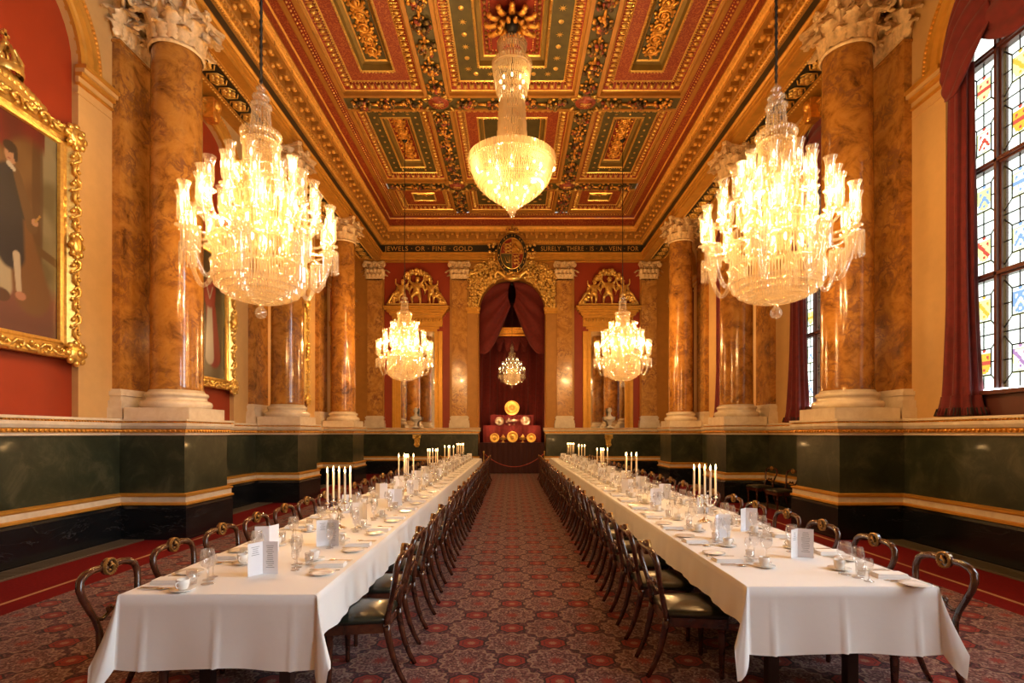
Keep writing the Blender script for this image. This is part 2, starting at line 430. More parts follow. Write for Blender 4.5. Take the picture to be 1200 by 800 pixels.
def dado_path(s):
    p = [(s * LW, Y0)]
    for c in COLY:
        p += [(s * LW, c - .635), (s * 5.26, c - .635), (s * 5.26, c + .635), (s * LW, c + .635)]
    p += [(s * LW, YB), (s * (AW + .03), YB), (s * (AW + .03), YB + .5)]
    return p
PL = [(.07, 0), (.07, .50), (.05, .55)]
RAIL = [(.05, .55), (.085, .555), (.085, .585), (.055, .60), (.055, .68), (.075, .70), (.075, .725), (.02, .735), (.0, .74)]
RM = [1, 1, 1, 0, 1, 1, 1, 1]
CAPP = [(0, 1.66), (.03, 1.67), (.03, 1.70), (.045, 1.71), (.045, 1.765), (.07, 1.775), (.09, 1.82), (.09, 1.865), (.075, 1.87), (.075, 1.89), (.095, 1.895), (.095, CAP), (-.5, CAP)]
CM = [0, 0, 0, 1, 0, 0, 0, 1, 1, 0, 0, 0]
walls = {}
for s, nm in ((-1, 'left'), (1, 'right')):
    P = dado_path(s)
    f = (lambda q: [(-o, z) for o, z in q]) if s < 0 else (lambda q: q)   # inside is to the right when going up the left wall
    g = MB(); g.sweep(P, f([(0, .74), (0, 1.66)]), 0)
    root = struct(g.build('wall_' + nm, M['green_marble']))
    walls[s] = root
    g = MB(); g.sweep(P, f(PL), 0); g.build('plinth', M['black_marble'], root)
    g = MB(); g.sweep(P, f(RAIL), RM)
    g.build('dado_rail', [M['white_marble'], M['gold_paint']], root)
    g = MB(); g.sweep(P, f(CAPP), CM)
    # leaf-tip ornament on the gold band
    for (a, c) in zip(P[:-1], P[1:]):
        A, C = Vector(a), Vector(c); L = (C - A).length; d = (C - A).normalized()
        nn = Vector((-d.y, d.x)) * (1 if s > 0 else -1)
        if A.y < 4 and C.y > 4: A = Vector((A.x, 4)); L = (C - A).length
        n = int(L / .075)
        for i in range(n):
            q = A + d * (L * (i + .5) / n) + nn * .05
            if q.y < YB + .1: g.ball((q.x, q.y, 1.737), (.026, .026, .026), 5, 3, 1)
        n = int(L / .05)
        for i in range(n):
            q = A + d * (L * (i + .5) / n) + nn * .083
            if q.y < YB + .1: g.ball((q.x, q.y, 1.88), (.016, .016, .014), 4, 3, 1)
    g.build('dado_cap', [M['white_marble'], M['gold']], root)

# upper walls with arches
def arch_outline(n=20): return [(HW * cos(PI - PI * i / n), SPR + HW * sin(PI - PI * i / n)) for i in range(n + 1)]
for s in (-1, 1):
    g = MB(); X = s * UW; W = MB()
    depth = .10 if s < 0 else .42
    for c in BAYS:
        y0, y1 = c - 2.25, min(c + 2.25, YB + .1)
        if c == BAYS[0]: y0 = Y0
        bz = CAP if True else 0
        g.quad((X, y0, CAP), (X, c - HW, CAP), (X, c - HW, SPR), (X, y0, SPR))
        g.quad((X, c + HW, CAP), (X, y1, CAP), (X, y1, SPR), (X, c + HW, SPR))
        ao = arch_outline()
        g.quad((X, y0, SPR), (X, c - HW, SPR), (X, c - HW, TOPW), (X, y0, TOPW))
        g.quad((X, c + HW, SPR), (X, y1, SPR), (X, y1, TOPW), (X, c + HW, TOPW))
        for (u0, z0), (u1, z1) in zip(ao[:-1], ao[1:]):
            g.quad((X, c + u0, z0), (X, c + u1, z1), (X, c + u1, TOPW), (X, c + u0, TOPW))
            g.quad((X, c + u0, z0), (X, c + u1, z1), (X + s * depth, c + u1, z1), (X + s * depth, c + u0, z0))
        for q in (-HW, HW): g.quad((X, c + q, CAP), (X, c + q, SPR), (X + s * depth, c + q, SPR), (X + s * depth, c + q, CAP))
        if s < 0:
            W.quad((X - .10, c - 1.3, CAP - .1), (X - .10, c + 1.3, CAP - .1), (X - .10, c + 1.3, 8.6), (X - .10, c - 1.3, 8.6))
        else:
            g.quad((X, c - HW, CAP), (X + .5, c - HW, CAP), (X + .5, c + HW, CAP), (X, c + HW, CAP))
    g.build('plastered_wall', M['cream'], walls[s])
    if s < 0: W.build('red_panel', M['red_wall'], walls[s])
    # outer skin so that no light leaks round the ledges
    g = MB()
    xk = s * 6.75 if s < 0 else LW + .06; zk = 11 if s < 0 else 1.85; g.quad((xk, Y0, -.1), (xk, 27, -.1), (xk, 27, zk), (xk, Y0, zk))
    if s > 0:
        g.quad((UW, Y0, TOPW - .05), (UW, 27, TOPW - .05), (UW, 27, 11), (UW, Y0, 11))
        g.quad((LW + .05, Y0, CAP - .1), (LW + .05, 27, CAP - .1), (UW + .5, 27, CAP - .1), (UW + .5, Y0, CAP - .1))
    g.build('wall_core', M['cream'], walls[s])
    # archivolts and imposts
    for c in BAYS[2:]:
        a = MB()
        prof = [(-.0, -.02), (-.0, .05), (.06, .06), (.08, .09), (.14, .10), (.15, .07), (.21, .08), (.23, .12), (.31, .13), (.33, .0)]
        n = 28
        rows = []
        for i in range(n + 1):
            t = PI * i / n
            rows.append([(X - s * o, c + (HW + r) * cos(t), SPR + (HW + r) * sin(t)) for r, o in prof])
        k = len(prof)
        a.add([q for r in rows for q in r], [(i * k + j, (i + 1) * k + j, (i + 1) * k + j + 1, i * k + j + 1) for i in range(n) for j in range(k - 1)], 0)
        for i in range(70):
            t = PI * (i + .5) / 70
            a.ball((X - s * .125, c + (HW + .27) * cos(t), SPR + (HW + .27) * sin(t)), .028, 5, 3, 1)
        # keystone console
        a.box(X - s * .12, c, SPR + HW + .16, .24, .26, .42, 1, taper=1.2)
        a.ball((X - s * .24, c, SPR + HW + .26), (.10, .12, .13), 8, 6, 1); a.ball((X - s * .2, c, SPR + HW + .02), (.07, .09, .10), 8, 6, 1)
        a.build('archivolt', [M['gold_paint'], M['gold']], walls[s])
        a = MB()
        for q in (-1, 1):
            u0, u1 = sorted((c + q * (HW - .03), c + q * (HW + .66)))
            if u1 > YB: u1 = YB
            for (z0, z1, p, m) in ((7.0, 7.03, .05, 1), (7.03, 7.12, .03, 0), (7.12, 7.18, .08, 1), (7.18, 7.24, .12, 0), (7.24, 7.3, .15, 1), (6.86, 6.89, .02, 0)):
                a.box(X - s * (p / 2 - .01), (u0 + u1) / 2, (z0 + z1) / 2, p + .02, u1 - u0, z1 - z0, m)
        a.build('impost', [M['cream'], M['gold_paint']], walls[s])

# back wall, upper part (opening for the alcove)
rb = MB()
n = 24; AS = 6.85; AR = AW
arc = [(AR * cos(PI - PI * i / n), AS + AR * sin(PI - PI * i / n)) for i in range(n + 1)]
for (x0, x1) in ((-6.75, -1.8), (1.8, 6.75)):
    rb.quad((x0, YB + .12, CAP - .1), (x1, YB + .12, CAP - .1), (x1, YB + .12, TOPW), (x0, YB + .12, TOPW), 0)
wb = struct(rb.build('wall_back', M['red_wall']))
g = MB()
for s in (-1, 1):
    for (x0, x1, ) in ((1.40, 1.90), (2.5, 2.62), (5.38, 5.46), (6.04, 6.75)):
        a, c = sorted((s * x0, s * x1)); 
        top = AS if x0 < 1.6 else TOPW
        g.quad((a, YB + .04, CAP - .05), (c, YB + .04, CAP - .05), (c, YB + .04, top), (a, YB + .04, top))
        for e in (a, c): g.quad((e, YB + .04, CAP - .05), (e, YB + .14, CAP - .05), (e, YB + .14, top), (e, YB + .04, top))
    g.quad((s * AR, YB + .04, 0), (s * AR, YB + .6, 0), (s * AR, YB + .6, AS), (s * AR, YB + .04, AS))
    g.quad((s * 1.40, YB + .04, AS), (s * 1.9, YB + .04, AS), (s * 1.9, YB + .04, TOPW), (s * 1.40, YB + .04, TOPW))
for (u0, z0), (u1, z1) in zip(arc[:-1], arc[1:]):
    g.quad((u0, YB + .04, z0), (u1, YB + .04, z1), (u1, YB + .04, TOPW), (u0, YB + .04, TOPW))
    g.quad((u0, YB + .04, z0), (u1, YB + .04, z1), (u1, YB + .6, z1), (u0, YB + .6, z0))
g.build('cream_pier', M['ochre'], wb)
# alcove shell
g = MB(); y1 = 25.3; ax = 2.0
g.quad((-ax, y1, 0), (ax, y1, 0), (ax, y1, 9), (-ax, y1, 9))
for s in (-1, 1): 
    g.quad((s * ax, YB + .55, 0), (s * ax, y1, 0), (s * ax, y1, 9), (s * ax, YB + .55, 9))
    g.quad((s * AR, YB + .55, 0), (s * ax, YB + .55, 0), (s * ax, YB + .55, 9), (s * AR, YB + .55, 9))
g.quad((-ax, YB + .5, 8.9), (ax, YB + .5, 8.9), (ax, y1, 8.9), (-ax, y1, 8.9))
for (u0, z0), (u1, z1) in zip(arc[:-1], arc[1:]):
    g.quad((u0, YB + .58, z0), (u1, YB + .58, z1), (u1, YB + .58, 9), (u0, YB + .58, 9))
g.build('alcove_lining', M['velvet_dark'], wb)
# impost mouldings of the alcove
g = MB()
for s in (-1, 1):
    for (z0, z1, p) in ((6.72, 6.76, .04), (6.76, 6.84, .02), (6.84, 6.90, .07), (6.90, 6.97, .10)):
        g.box(s * 1.63, YB + .04 - p / 2, (z0 + z1) / 2, .50 + p, p + .02, z1 - z0)
    for i in range(96):
        g.ball((s * 1.44, YB + .02, 2.0 + i * .049), .022, 4, 3)
g.build('impost', M['gold_paint'], wb)
# front wall behind the camera
g = MB(); g.quad((-6.7, Y0, 0), (6.7, Y0, 0), (6.7, Y0, 10.5), (-6.7, Y0, 10.5)); struct(g.build('wall_front', M['cream']))

# ------------------------------------------------------------------ entablature
EX = 5.44; EY = 21.97
def rect(x, y0, y1): return [(-x, y0), (x, y0), (x, y1), (-x, y1)]      # counter-clockwise: inside is on the left
R = rect(EX, Y0 + .3, EY)
en = MB()
prof = [(-1.3, 8.9), (-.82, 8.9), (-.82, 8.87), (-.74, 8.87), (-.74, 8.9), (-.3, 8.9), (-.3, 8.87), (-.22, 8.87), (-.22, 8.9), (0, 8.9), (0, 8.985), (.03, 8.99), (.03, 9.08), (.06, 9.085), (.06, 9.13), (.10, 9.16), (.10, 9.19), (0, 9.19)]
en.sweep(R, prof, 0, True)
ent = struct(en.build('trim_1', M['gold_paint']))
en = MB(); en.sweep(R, [(0, 9.19), (0, 9.51)], 0, True); en.build('frieze', M['black_frieze'], ent)
co = MB()
cp = [(0, 9.51), (.05, 9.515), (.05, 9.56), (.09, 9.58), (.09, 9.66), (.15, 9.70), (.15, 9.74), (.15, 9.90), (.34, 9.90), (.34, 9.92), (.40, 9.92), (.40, 10.01), (.43, 10.02), (.49, 10.09), (.49, 10.14), (.47, 10.14), (.47, 10.40), (.50, CEIL)]
cm = [0, 0, 1, 1, 0, 0, 0, 0, 0, 0, 1, 1, 1, 0, 0, 2, 1]
co.sweep(R, cp, cm, True)
def along(fn, off, step_, z, ystart=4.5):
    """repeat fn(x, y, angle) along the three visible sides at an inward offset"""
    x = EX - off; y1 = EY - off
    n = int((y1 - ystart) / step_)
    for s in (-1, 1):
        for i in range(n): fn(s * x, y1 - (i + .5) * step_, z, (0 if s < 0 else PI))
    n = int(2 * x / step_); st_ = 2 * x / n
    for i in range(n): fn(-x + (i + .5) * st_, y1, z, -PI / 2)
along(lambda x, y, z, a: co.box(x, y, z, .06, .055, .075, 1, rz=a), .115, .11, 9.62)
along(lambda x, y, z, a: co.ball((x, y, z), .022, 4, 3, 1), .055, .06, 9.54)
def modillion(x, y, z, a):
    d = (cos(a), sin(a)); t = (-sin(a), cos(a))
    co.box(x + d[0] * .09, y + d[1] * .09, z + .02, .20, .17, .10, 0, rz=a)
    co.ball((x + d[0] * .15, y + d[1] * .15, z - .035), (.06, .06, .045), 6, 4, 1); co.ball((x + d[0] * .03, y + d[1] * .03, z - .05), (.055, .055, .06), 6, 4, 1)
    co.ball((x + d[0] * .1 + t[0] * .2, y + d[1] * .1 + t[1] * .2, z + .045), (.06, .06, .025), 6, 4, 1)
along(modillion, .15, .40, 9.83)
along(lambda x, y, z, a: co.box(x, y, z, .012, .025, .09, 0, rz=a), .405, .9, 9.965)
along(lambda x, y, z, a: co.ball((x, y, z), .024, 4, 3, 1), .455, .075, 10.055)
co.build('cornice', [M['ochre'], M['gold_satin'], M['red_scroll']], ent)
# gold letters on the frieze
def text_mesh(s, size, loc, rot, parent, mat, name='lettering', width=1.0, ex=.006):
    cu = bpy.data.curves.new('lettering_curve', 'FONT'); cu.body = s; cu.size = size; cu.align_x = 'CENTER'; cu.align_y = 'CENTER'; cu.extrude = ex; cu.space_character = 1.12
    t = bpy.data.objects.new('lettering_tmp', cu); COL.objects.link(t)
    bpy.context.view_layer.update(); sx = width / t.dimensions.x
    me = bpy.data.meshes.new_from_object(t.evaluated_get(bpy.context.evaluated_depsgraph_get()))
    COL.objects.unlink(t); bpy.data.objects.remove(t)
    o = bpy.data.objects.new(name, me); COL.objects.link(o); me.materials.clear(); me.materials.append(mat)
    o.location = loc; o.rotation_euler = rot; o.scale = (sx, 1, 1)
    if parent: o.parent = parent
    return o
text_mesh('JEWELS \u00b7 OR \u00b7 FINE \u00b7 GOLD', .27, (-3.45, EY - .012, 9.35), (PI / 2, 0, 0), ent, M['gold_bright'], width=3.65)
text_mesh('SURELY \u00b7 THERE \u00b7 IS \u00b7 A \u00b7 VEIN \u00b7 FOR', .27, (3.22, EY - .012, 9.35), (PI / 2, 0, 0), ent, M['gold_bright'], width=4.05)
# soffit panels between columns and wall: black ground, gilt rosettes
for s in (-1, 1):
    for k, (ya, yb) in enumerate(((5.1, 8.66), (9.6, 13.16), (14.1, 17.66), (18.6, 21.8))):
        g = MB(); xc = s * 5.98; zz = 8.895
        g.box(xc, (ya + yb) / 2, zz, .44, yb - ya, .012, 0)
        nr = int((yb - ya) / .42)
        for i in range(nr):
            y = ya + (i + .5) * (yb - ya) / nr
            for q in range(6):
                an = q * PI / 3; g.ball((xc + .09 * cos(an), y + .1 * sin(an), zz - .03), (.06, .06, .03), 6, 4, 1)
            g.ball((xc, y, zz - .05), (.05, .05, .035), 6, 4, 1)
            for q in (-1, 1):
                g.tube([(xc - .17, y + q * .06, zz - .02), (xc - .1, y + q * .17, zz - .03), (xc + .1, y + q * .17, zz - .03), (xc + .17, y + q * .06, zz - .02)], .016, 4, 1)
        for q in (-.27, .27):
            for i in range(int((yb - ya) / .085)): g.ball((xc + q, ya + i * .085, zz - .02), .03, 5, 3, 1)
        g.build('soffit_panel', [M['black_frieze'], M['gold_bright']], ent)

# ------------------------------------------------------------------ ceiling
ce = MB(); CX = 4.40; CYB = EY - (EX - CX)
XS = [(-4.35, -2.27), (-1.61, 1.61), (2.27, 4.35)]
YR = [(-4.47, -.43), (0.23, 4.27), (4.93, 8.97), (9.63, 13.67), (14.33, 18.37), (19.03, CYB - .03)]
# solid beams between the coffers
xs = [-CX, -4.35, -2.27, -1.61, 1.61, 2.27, 4.35, CX]
ys = [Y0, -4.47, -.43, .23, 4.27, 4.93, 8.97, 9.63, 13.67, 14.33, 18.37, 19.03, CYB - .03, CYB]
for i in range(len(xs) - 1):
    for j in range(len(ys) - 1):
        if i in (1, 3, 5) and j in (1, 3, 5, 7, 9, 11): continue
        ce.quad((xs[i], ys[j], CEIL), (xs[i + 1], ys[j], CEIL), (xs[i + 1], ys[j + 1], CEIL), (xs[i], ys[j + 1], CEIL), 0)
cl = struct(ce.build('ceiling', M['dark_green']))
g = MB()
g.quad((-6.8, Y0, 11.3), (6.8, Y0, 11.3), (6.8, 27, 11.3), (-6.8, 27, 11.3)); g.build('roof_slab', M['dark_green'], cl)
# painted border bands
g = MB()
bands = [(.47, CEIL, 1), (.69, CEIL + .002, 0), (.72, CEIL - .01, 2), (.82, CEIL - .01, 3), (.98, CEIL - .01, 2), (1.04, CEIL - .012, 2)]
pr = [(o, z) for o, z, _ in bands]
g.sweep(R, pr, [0, 1, 1, 2, 1], True)
pr2 = along(lambda x, y, z, a: g.ball((x, y, z), .03, 4, 3, 3), .87, .11, CEIL - .015)
along(lambda x, y, z, a: g.ball((x, y, z), .018, 4, 3, 3), .94, .075, CEIL - .015)
g.build('painted_border', [M['red_scroll'], M['ochre'], M['red_deep'], M['gold_bright']], cl)
# gold fillets at the edges of the beams
g = MB()
def fillet(x0, x1, y0, y1, w=.085, t=.03):
    for (a, c, d, e) in ((x0 - w, x1 + w, y0 - w, y0), (x0 - w, x1 + w, y1, y1 + w), (x0 - w, x0, y0, y1), (x1, x1 + w, y0, y1)):
        g.box((a + c) / 2, (d + e) / 2, CEIL - t / 2, c - a, e - d, t)
for (x0, x1) in XS:
    for (y0, y1) in YR: fillet(x0, x1, y0, y1)
g.build('gilt_fillet', M['ochre'], cl)

def star(g, x, y, z, r, m):
    n = 16; pts = [(r * (1 if i % 2 == 0 else .35) * cos(PI * i / 8), r * (1 if i % 2 == 0 else .35) * sin(PI * i / 8)) for i in range(n)]
    g.poly(pts, .012, m, (x, y, z - .012))
def scroll(g, w, l, z, m):
    """gilt foliate vine: alternating spirals with leaves along a waving stem"""
    r = min(w * .36, .24); n = max(1, int(l / (r * 2.1))); L = n * r * 1.95; y0 = -L / 2
    stem = []
    for q in range(n * 8 + 1):
        t = q / 8; stem.append((-r * .55 * cos(PI * t), y0 + L * t / n, z - .03))
    if n > 1: g.tube(stem, .024, 6, m)
    for i in range(n):
        sg = 1 if i % 2 else -1; c = y0 + L * (i + .5) / n; pts = []
        for q in range(20):
            t = q / 19; a = PI / 2 * 0 + sg * (t * 2.0 * 2 * PI); rr = r * (.92 - .78 * t)
            pts.append((sg * -.0 + rr * cos(a), c + rr * sin(a), z - .03 - .03 * t))
        g.tube(pts, [.036 - .018 * q / 19 for q in range(20)], 6, m)
        for q in range(10):
            a = q * 2 * PI / 10 + .2; k = r * (1.0 + .12 * (q % 2)); g.ball((k * cos(a), c + k * sin(a), z - .025), (.045, .045, .028), 6, 4, m)
        g.ball((0, c, z - .06), (.055, .055, .045), 8, 5, m)
    for sg in (-1, 1):
        g.tube([(0, sg * L * .5, z - .03), (.06 * sg, sg * (L * .5 + .08), z - .04), (0, sg * (L * .5 + .16), z - .03)], [.035, .03, .01], 6, m)
def coffer_mesh(w, l, var, big):
    g = MB()   # mats 0 ochre 1 gold 2 band 3 panel 4 dark red bed 5 olive
    bw = .46 if big else .30
    p = .30 + bw
    pf = [(0, 0, 0), (0, .05, 0), (.05, .06, 1), (.07, .09, 4), (.25, .17, 0), (.28, .15, 1), (.31, .17, 2), (p, .18, 1), (p + .03, .15, 1), (p + .06, .18, 5), (p + .08, .30, 5), (p + .16, .33, 1), (p + .19, .36, 3)]
    g.rings(w, l, pf)
    def row(ins, z, st_, fn, ):
        hx, hy = w / 2 - ins, l / 2 - ins
        for (ax, ay, bx, by) in ((-hx, -hy, hx, -hy), (hx, -hy, hx, hy), (hx, hy, -hx, hy), (-hx, hy, -hx, -hy)):
            L = abs(bx - ax) + abs(by - ay); n = max(1, int(L / st_)); a = math.atan2(by - ay, bx - ax)
            for i in range(n): fn(ax + (bx - ax) * (i + .5) / n, ay + (by - ay) * (i + .5) / n, z, a)
    def egg(x, y, z, a):
        g.ball((x, y, z), (.045 if abs(sin(a)) < .5 else .07, .07 if abs(sin(a)) < .5 else .045, .045), 6, 4, 1)
    row(.165, .105, .17, egg)
    def dart(x, y, z, a): g.box(x, y, z, .018, .16, .03, 1, rz=a)
    row(.165, .115, .085, dart)
    row(.265, .15, .075, lambda x, y, z, a: g.ball((x, y, z), .022, 4, 3, 1))
    row(p + .03, .145, .075, lambda x, y, z, a: g.ball((x, y, z), .022, 4, 3, 1))
    if var == 'B' or big:
        fl_ = [0]
        def mot(x, y, z, a):
            fl_[0] += 1
            if fl_[0] % 2: star(g, x, y, z, .085 if big else .05, 1)
            else: g.lathe([(.0, -.02), (.05 if big else .03, -.02), (.065 if big else .035, 0)], 8, (x, y, z), 1)
        if not (big and var == 'B2'): row(.31 + bw / 2, .178, .34 if big else .3, mot)
    if big:   # inner egg border and dark ornament round the centre
        row(p + .26, .35, .14, lambda x, y, z, a: g.ball((x, y, z), (.045, .045, .05), 6, 4, 6))
        row(p + .36, .345, .07, lambda x, y, z, a: g.ball((x, y, z), .02, 4, 3, 1))
    return g
MA = [M['ochre'], M['gold_bright'], M['red_scroll'], M['dark_green'], M['red_deep'], M['olive'], M['gold_dark']]
MBm = [M['ochre'], M['gold_bright'], M['dark_green'], M['red_deep'], M['red_deep'], M['olive'], M['gold_dark']]
cache = {}
for ci, (x0, x1) in enumerate(XS):
    for ri, (y0, y1) in enumerate(YR):
        big = ci == 1; w, l = x1 - x0, y1 - y0
        A = ((ci + ri) % 2 == 1)
        if ri == 5 and not big: A = True
        key = (big, ri == 5, A)
        if key not in cache:
            gm = coffer_mesh(w, l, 'A' if A else 'B', big); 
            if big and A: gm = coffer_mesh(w, l, 'A', False)
            o = gm.build('coffer', MA if A else MBm, cl); cache[key] = [o, None]
            g2 = MB(); hw = w - 2 * (.99 if not (big and not A) else 1.25); p = .30 + (.46 if (big and not A) else .30) + .19
            if not (big and not A):
                scroll(g2, w - 2 * p, l - 2 * p, .36, 0); cache[key][1] = g2.build('scroll_ornament', M['gold'], o)
        else:
            src, orn = cache[key]; o = src.copy(); COL.objects.link(o); o.parent = cl
            if orn: c2 = orn.copy(); COL.objects.link(c2); c2.parent = o
        o.location = ((x0 + x1) / 2, (y0 + y1) / 2, CEIL)
# fruit garlands on the beams
def garland(x0, y0, x1, y1, nc):
    g = MB(); A = Vector((x0, y0)); B = Vector((x1, y1)); d = (B - A).normalized(); L = (B - A).length; t = Vector((-d.y, d.x))
    st_ = L / nc
    for i in range(nc):
        c = A + d * (st_ * (i + .5)); mode = i % 3
        for q in range(34):
            u = rnd.gauss(0, .12); v = rnd.gauss(0, .09)
            u = max(-.24, min(.24, u)); v = max(-.2, min(.2, v))
            p = c + d * u + t * v; r = rnd.uniform(.03, .062)
            g.ball((p.x, p.y, CEIL - .02 - .09 * (1 - (u * u / .07 + v * v / .05) * .5) * rnd.uniform(.5, 1)), (r, r, r * .9), 6, 4, rnd.choice((0, 0, 0, 1, 1, 2, 3) if mode else (0, 3, 3, 1, 2)))
        for q in range(8):
            a = q * PI / 4 + .3; p = c + d * (.22 * cos(a)) + t * (.19 * sin(a))
            g.ball((p.x, p.y, CEIL - .02), (.055, .055, .025), 6, 4, 1)
        if i < nc - 1:
            e = A + d * (st_ * (i + 1))
            g.tube([(e.x - d.x * .11, e.y - d.y * .11, CEIL - .03), (e.x + d.x * .11, e.y + d.y * .11, CEIL - .05)], [.028, .042], 6, 1)
    g.build('fruit_garland', [M['dark_brown'], M['gold'], M['fruit_red'], M['olive']], cl)
for s in (-1, 1):
    for (y0, y1) in YR[2:]:
        garland(s * 1.94, y0, s * 1.94, y1, max(3, int((y1 - y0) / .62)))
for yc in (9.3, 14.0, 18.7):
    for (x0, x1) in XS: garland(x0 + .02, yc, x1 - .02, yc, max(3, int((x1 - x0) / .66)))
    for s in (-1, 1):
        g = MB(); x = s * 1.94
        g.lathe([(0, -.10), (.08, -.11), (.17, -.07), (.19, -.02), (.24, -.03), (.27, 0)], 20, (x, yc, CEIL), 0)
        for q in range(7):
            a = PI * q / 6 ; g.tube([(x, yc - .10, CEIL - .1), (x + .14 * cos(a), yc - .10 + .2 * sin(a), CEIL - .09)], [.012, .022], 5, 1)
        for q in (-1, 1):
            for r_ in (-1, 1):
                g.tube([(x + q * .12, yc + r_ * .30, CEIL - .04), (x + q * .24, yc + r_ * .38, CEIL - .05), (x + q * .26, yc + r_ * .27, CEIL - .05), (x + q * .18, yc + r_ * .26, CEIL - .05)], [.04, .04, .03, .02], 6, 1)
                g.tube([(x + q * .30, yc + r_ * .12, CEIL - .04), (x + q * .38, yc + r_ * .24, CEIL - .05), (x + q * .27, yc + r_ * .26, CEIL - .05)], [.035, .035, .02], 6, 1)
        g.build('ceiling_boss', [M['fruit_red'], M['gold_bright']], cl)

# ------------------------------------------------------------------ columns and pilasters
def leaf(g, base, out, tang, h, w, curl, m=0, lean=.25):
    """acanthus leaf: a lobed, ribbed strip rising and curling outwards"""
    B = Vector(base); O = Vector(out).normalized(); T = Vector(tang).normalized(); U = Vector((0, 0, 1)); nu, nv = 11, 4; curl *= 1.35; lean += .12
    vs = []
    for i in range(nu + 1):
        t = i / nu
        if t < .72: z = h * t / .72 * .92; o = lean * h * (t / .72) ** 2 * .5
        else:
            a = (t - .72) / .28 * PI * .95; z = h * (.92 + .08 * sin(a)) - curl * .55 * (1 - cos(a)) * .6; o = lean * h * .5 + curl * (1 - cos(a)) * .55 + curl * .1
        ww = w * (.62 + .38 * sin(PI * min(1, t * 1.15))) * (1 if t < .8 else 1 - (t - .8) * 2.2) * (1 + (.20 if i % 2 else -.26))
        for j in range(nv + 1):
            v = (j / nv - .5) * 2
            rib = .035 * (1 - abs(v)) + (.016 if j % 2 else -.006) - .035 * v * v
            q = B + O * (o + rib) + T * (v * ww / 2) + U * (z - abs(v) * .04 * h)
            vs.append(q[:])
    g.add(vs, [(i * (nv + 1) + j, i * (nv + 1) + j + 1, (i + 1) * (nv + 1) + j + 1, (i + 1) * (nv + 1) + j) for i in range(nu) for j in range(nv)], m, True)
def volute(g, c, dirv, r, m=0):
    D = Vector(dirv).normalized(); pts = []; rad = []
    for q in range(20):
        t = q / 19; a = PI * .9 - t * 2.6 * PI; rr = r * (1 - .82 * t)
        pts.append((c[0] + D.x * rr * cos(a), c[1] + D.y * rr * cos(a), c[2] + rr * sin(a))); rad.append(.032 * (1 - .4 * t))
    g.tube(pts, rad, 6, m, flat=1.5); g.ball((c[0], c[1], c[2]), (.035, .035, .035), 6, 4, m)
def capital_mesh():
    g = MB(); H = .75
    g.lathe([(.40, -.02), (.425, 0), (.425, .035), (.395, .05), (.375, .06), (.375, .3), (.40, .5), (.50, .66), (.50, .67), (0, .67)], 28, m=0)
    for r in range(2):
        for i in range(8):
            a = 2 * PI * (i + .5 * r) / 8
            leaf(g, ((.385 + .01 * r) * cos(a), (.385 + .01 * r) * sin(a), .05 + .01 * r), (cos(a), sin(a), 0), (-sin(a), cos(a), 0), .25 + .19 * r, .30 - .02 * r, .10 + .03 * r)
    for i in range(4):
        a = PI / 4 + i * PI / 2
        leaf(g, (.40 * cos(a), .40 * sin(a), .22), (cos(a), sin(a), 0), (-sin(a), cos(a), 0), .36, .22, .12)
        volute(g, (.60 * cos(a), .60 * sin(a), .58), (cos(a), sin(a), 0), .095)
        g.tube([(.42 * cos(a), .42 * sin(a), .36), (.45 * cos(a), .45 * sin(a), .5), (.52 * cos(a), .52 * sin(a), .63), (.6 * cos(a), .6 * sin(a), .675)], [.03, .035, .035, .03], 6)
        for q in (-1, 1):   # inner helices and calyx leaves
            b_ = a + q * .55
            volute(g, (.47 * cos(b_), .47 * sin(b_), .57), (-sin(b_) * q, cos(b_) * q, 0), .07)
            leaf(g, (.41 * cos(a + q * .38), .41 * sin(a + q * .38), .34), (cos(b_), sin(b_), 0), (-sin(b_), cos(b_), 0), .24, .16, .07)
        c = i * PI / 2
        g.ball((.50 * cos(c), .50 * sin(c), .70), (.075, .075, .06), 8, 5)
        for q in range(5):
            a5 = q * 2 * PI / 5; g.ball((.53 * cos(c) - sin(c) * .06 * cos(a5), .53 * sin(c) + cos(c) * .06 * cos(a5), .70 + .05 * sin(a5)), .035, 6, 4)
    # abacus with hollow sides
    pts = []
    for i in range(4):
        a = PI / 4 + i * PI / 2; b2 = a + PI / 2
        P = Vector((cos(a), sin(a))) * .72; Q = Vector((cos(b2), sin(b2))) * .72
        tA = Vector((-sin(a), cos(a))) * .05
        pts.append(tuple(P + tA))
        for q in range(1, 8):
            t = q / 8; mid = P.lerp(Q, t); pull = .10 * sin(PI * t)
            mm = mid * (1 - pull / mid.length); pts.append(tuple(mm))
        tB = Vector((-sin(b2), cos(b2))) * .05
        pts.append(tuple(Q - tB))
    g.poly(pts, .035, 0, (0, 0, .655)); g.poly([(p[0] * 1.04, p[1] * 1.04) for p in pts], .05, 0, (0, 0, .69))
    return g
CZ = 8.19
colp = empty('marble_column')
g = MB(); g.box(0, 0, (CAP + 2.12) / 2, 1.06, 1.06, 2.12 - CAP)
prf = [(.0, 2.12), (.52, 2.12), (.53, 2.14), (.545, 2.18), (.53, 2.23), (.49, 2.25), (.465, 2.255), (.455, 2.28), (.46, 2.31), (.475, 2.32), (.485, 2.34), (.475, 2.375), (.45, 2.39), (.43, 2.395), (.41, 2.43), (0, 2.43)]
g.lathe(prf, 40); g.build('column_base', M['white_marble'], colp)
g = MB(); nseg = 10
g.lathe([(.415, 2.43), (.405, 2.47)] + [(.402 - .025 * (i / nseg) ** 1.6, 2.5 + (CZ - 2.5) * i / nseg) for i in range(nseg + 1)], 48)
g.build('column_shaft', M['orange_marble'], colp)
o = capital_mesh().build('column_capital', M['capital'], colp); o.location = (0, 0, CZ)
freeze(colp)
capmesh = o.data
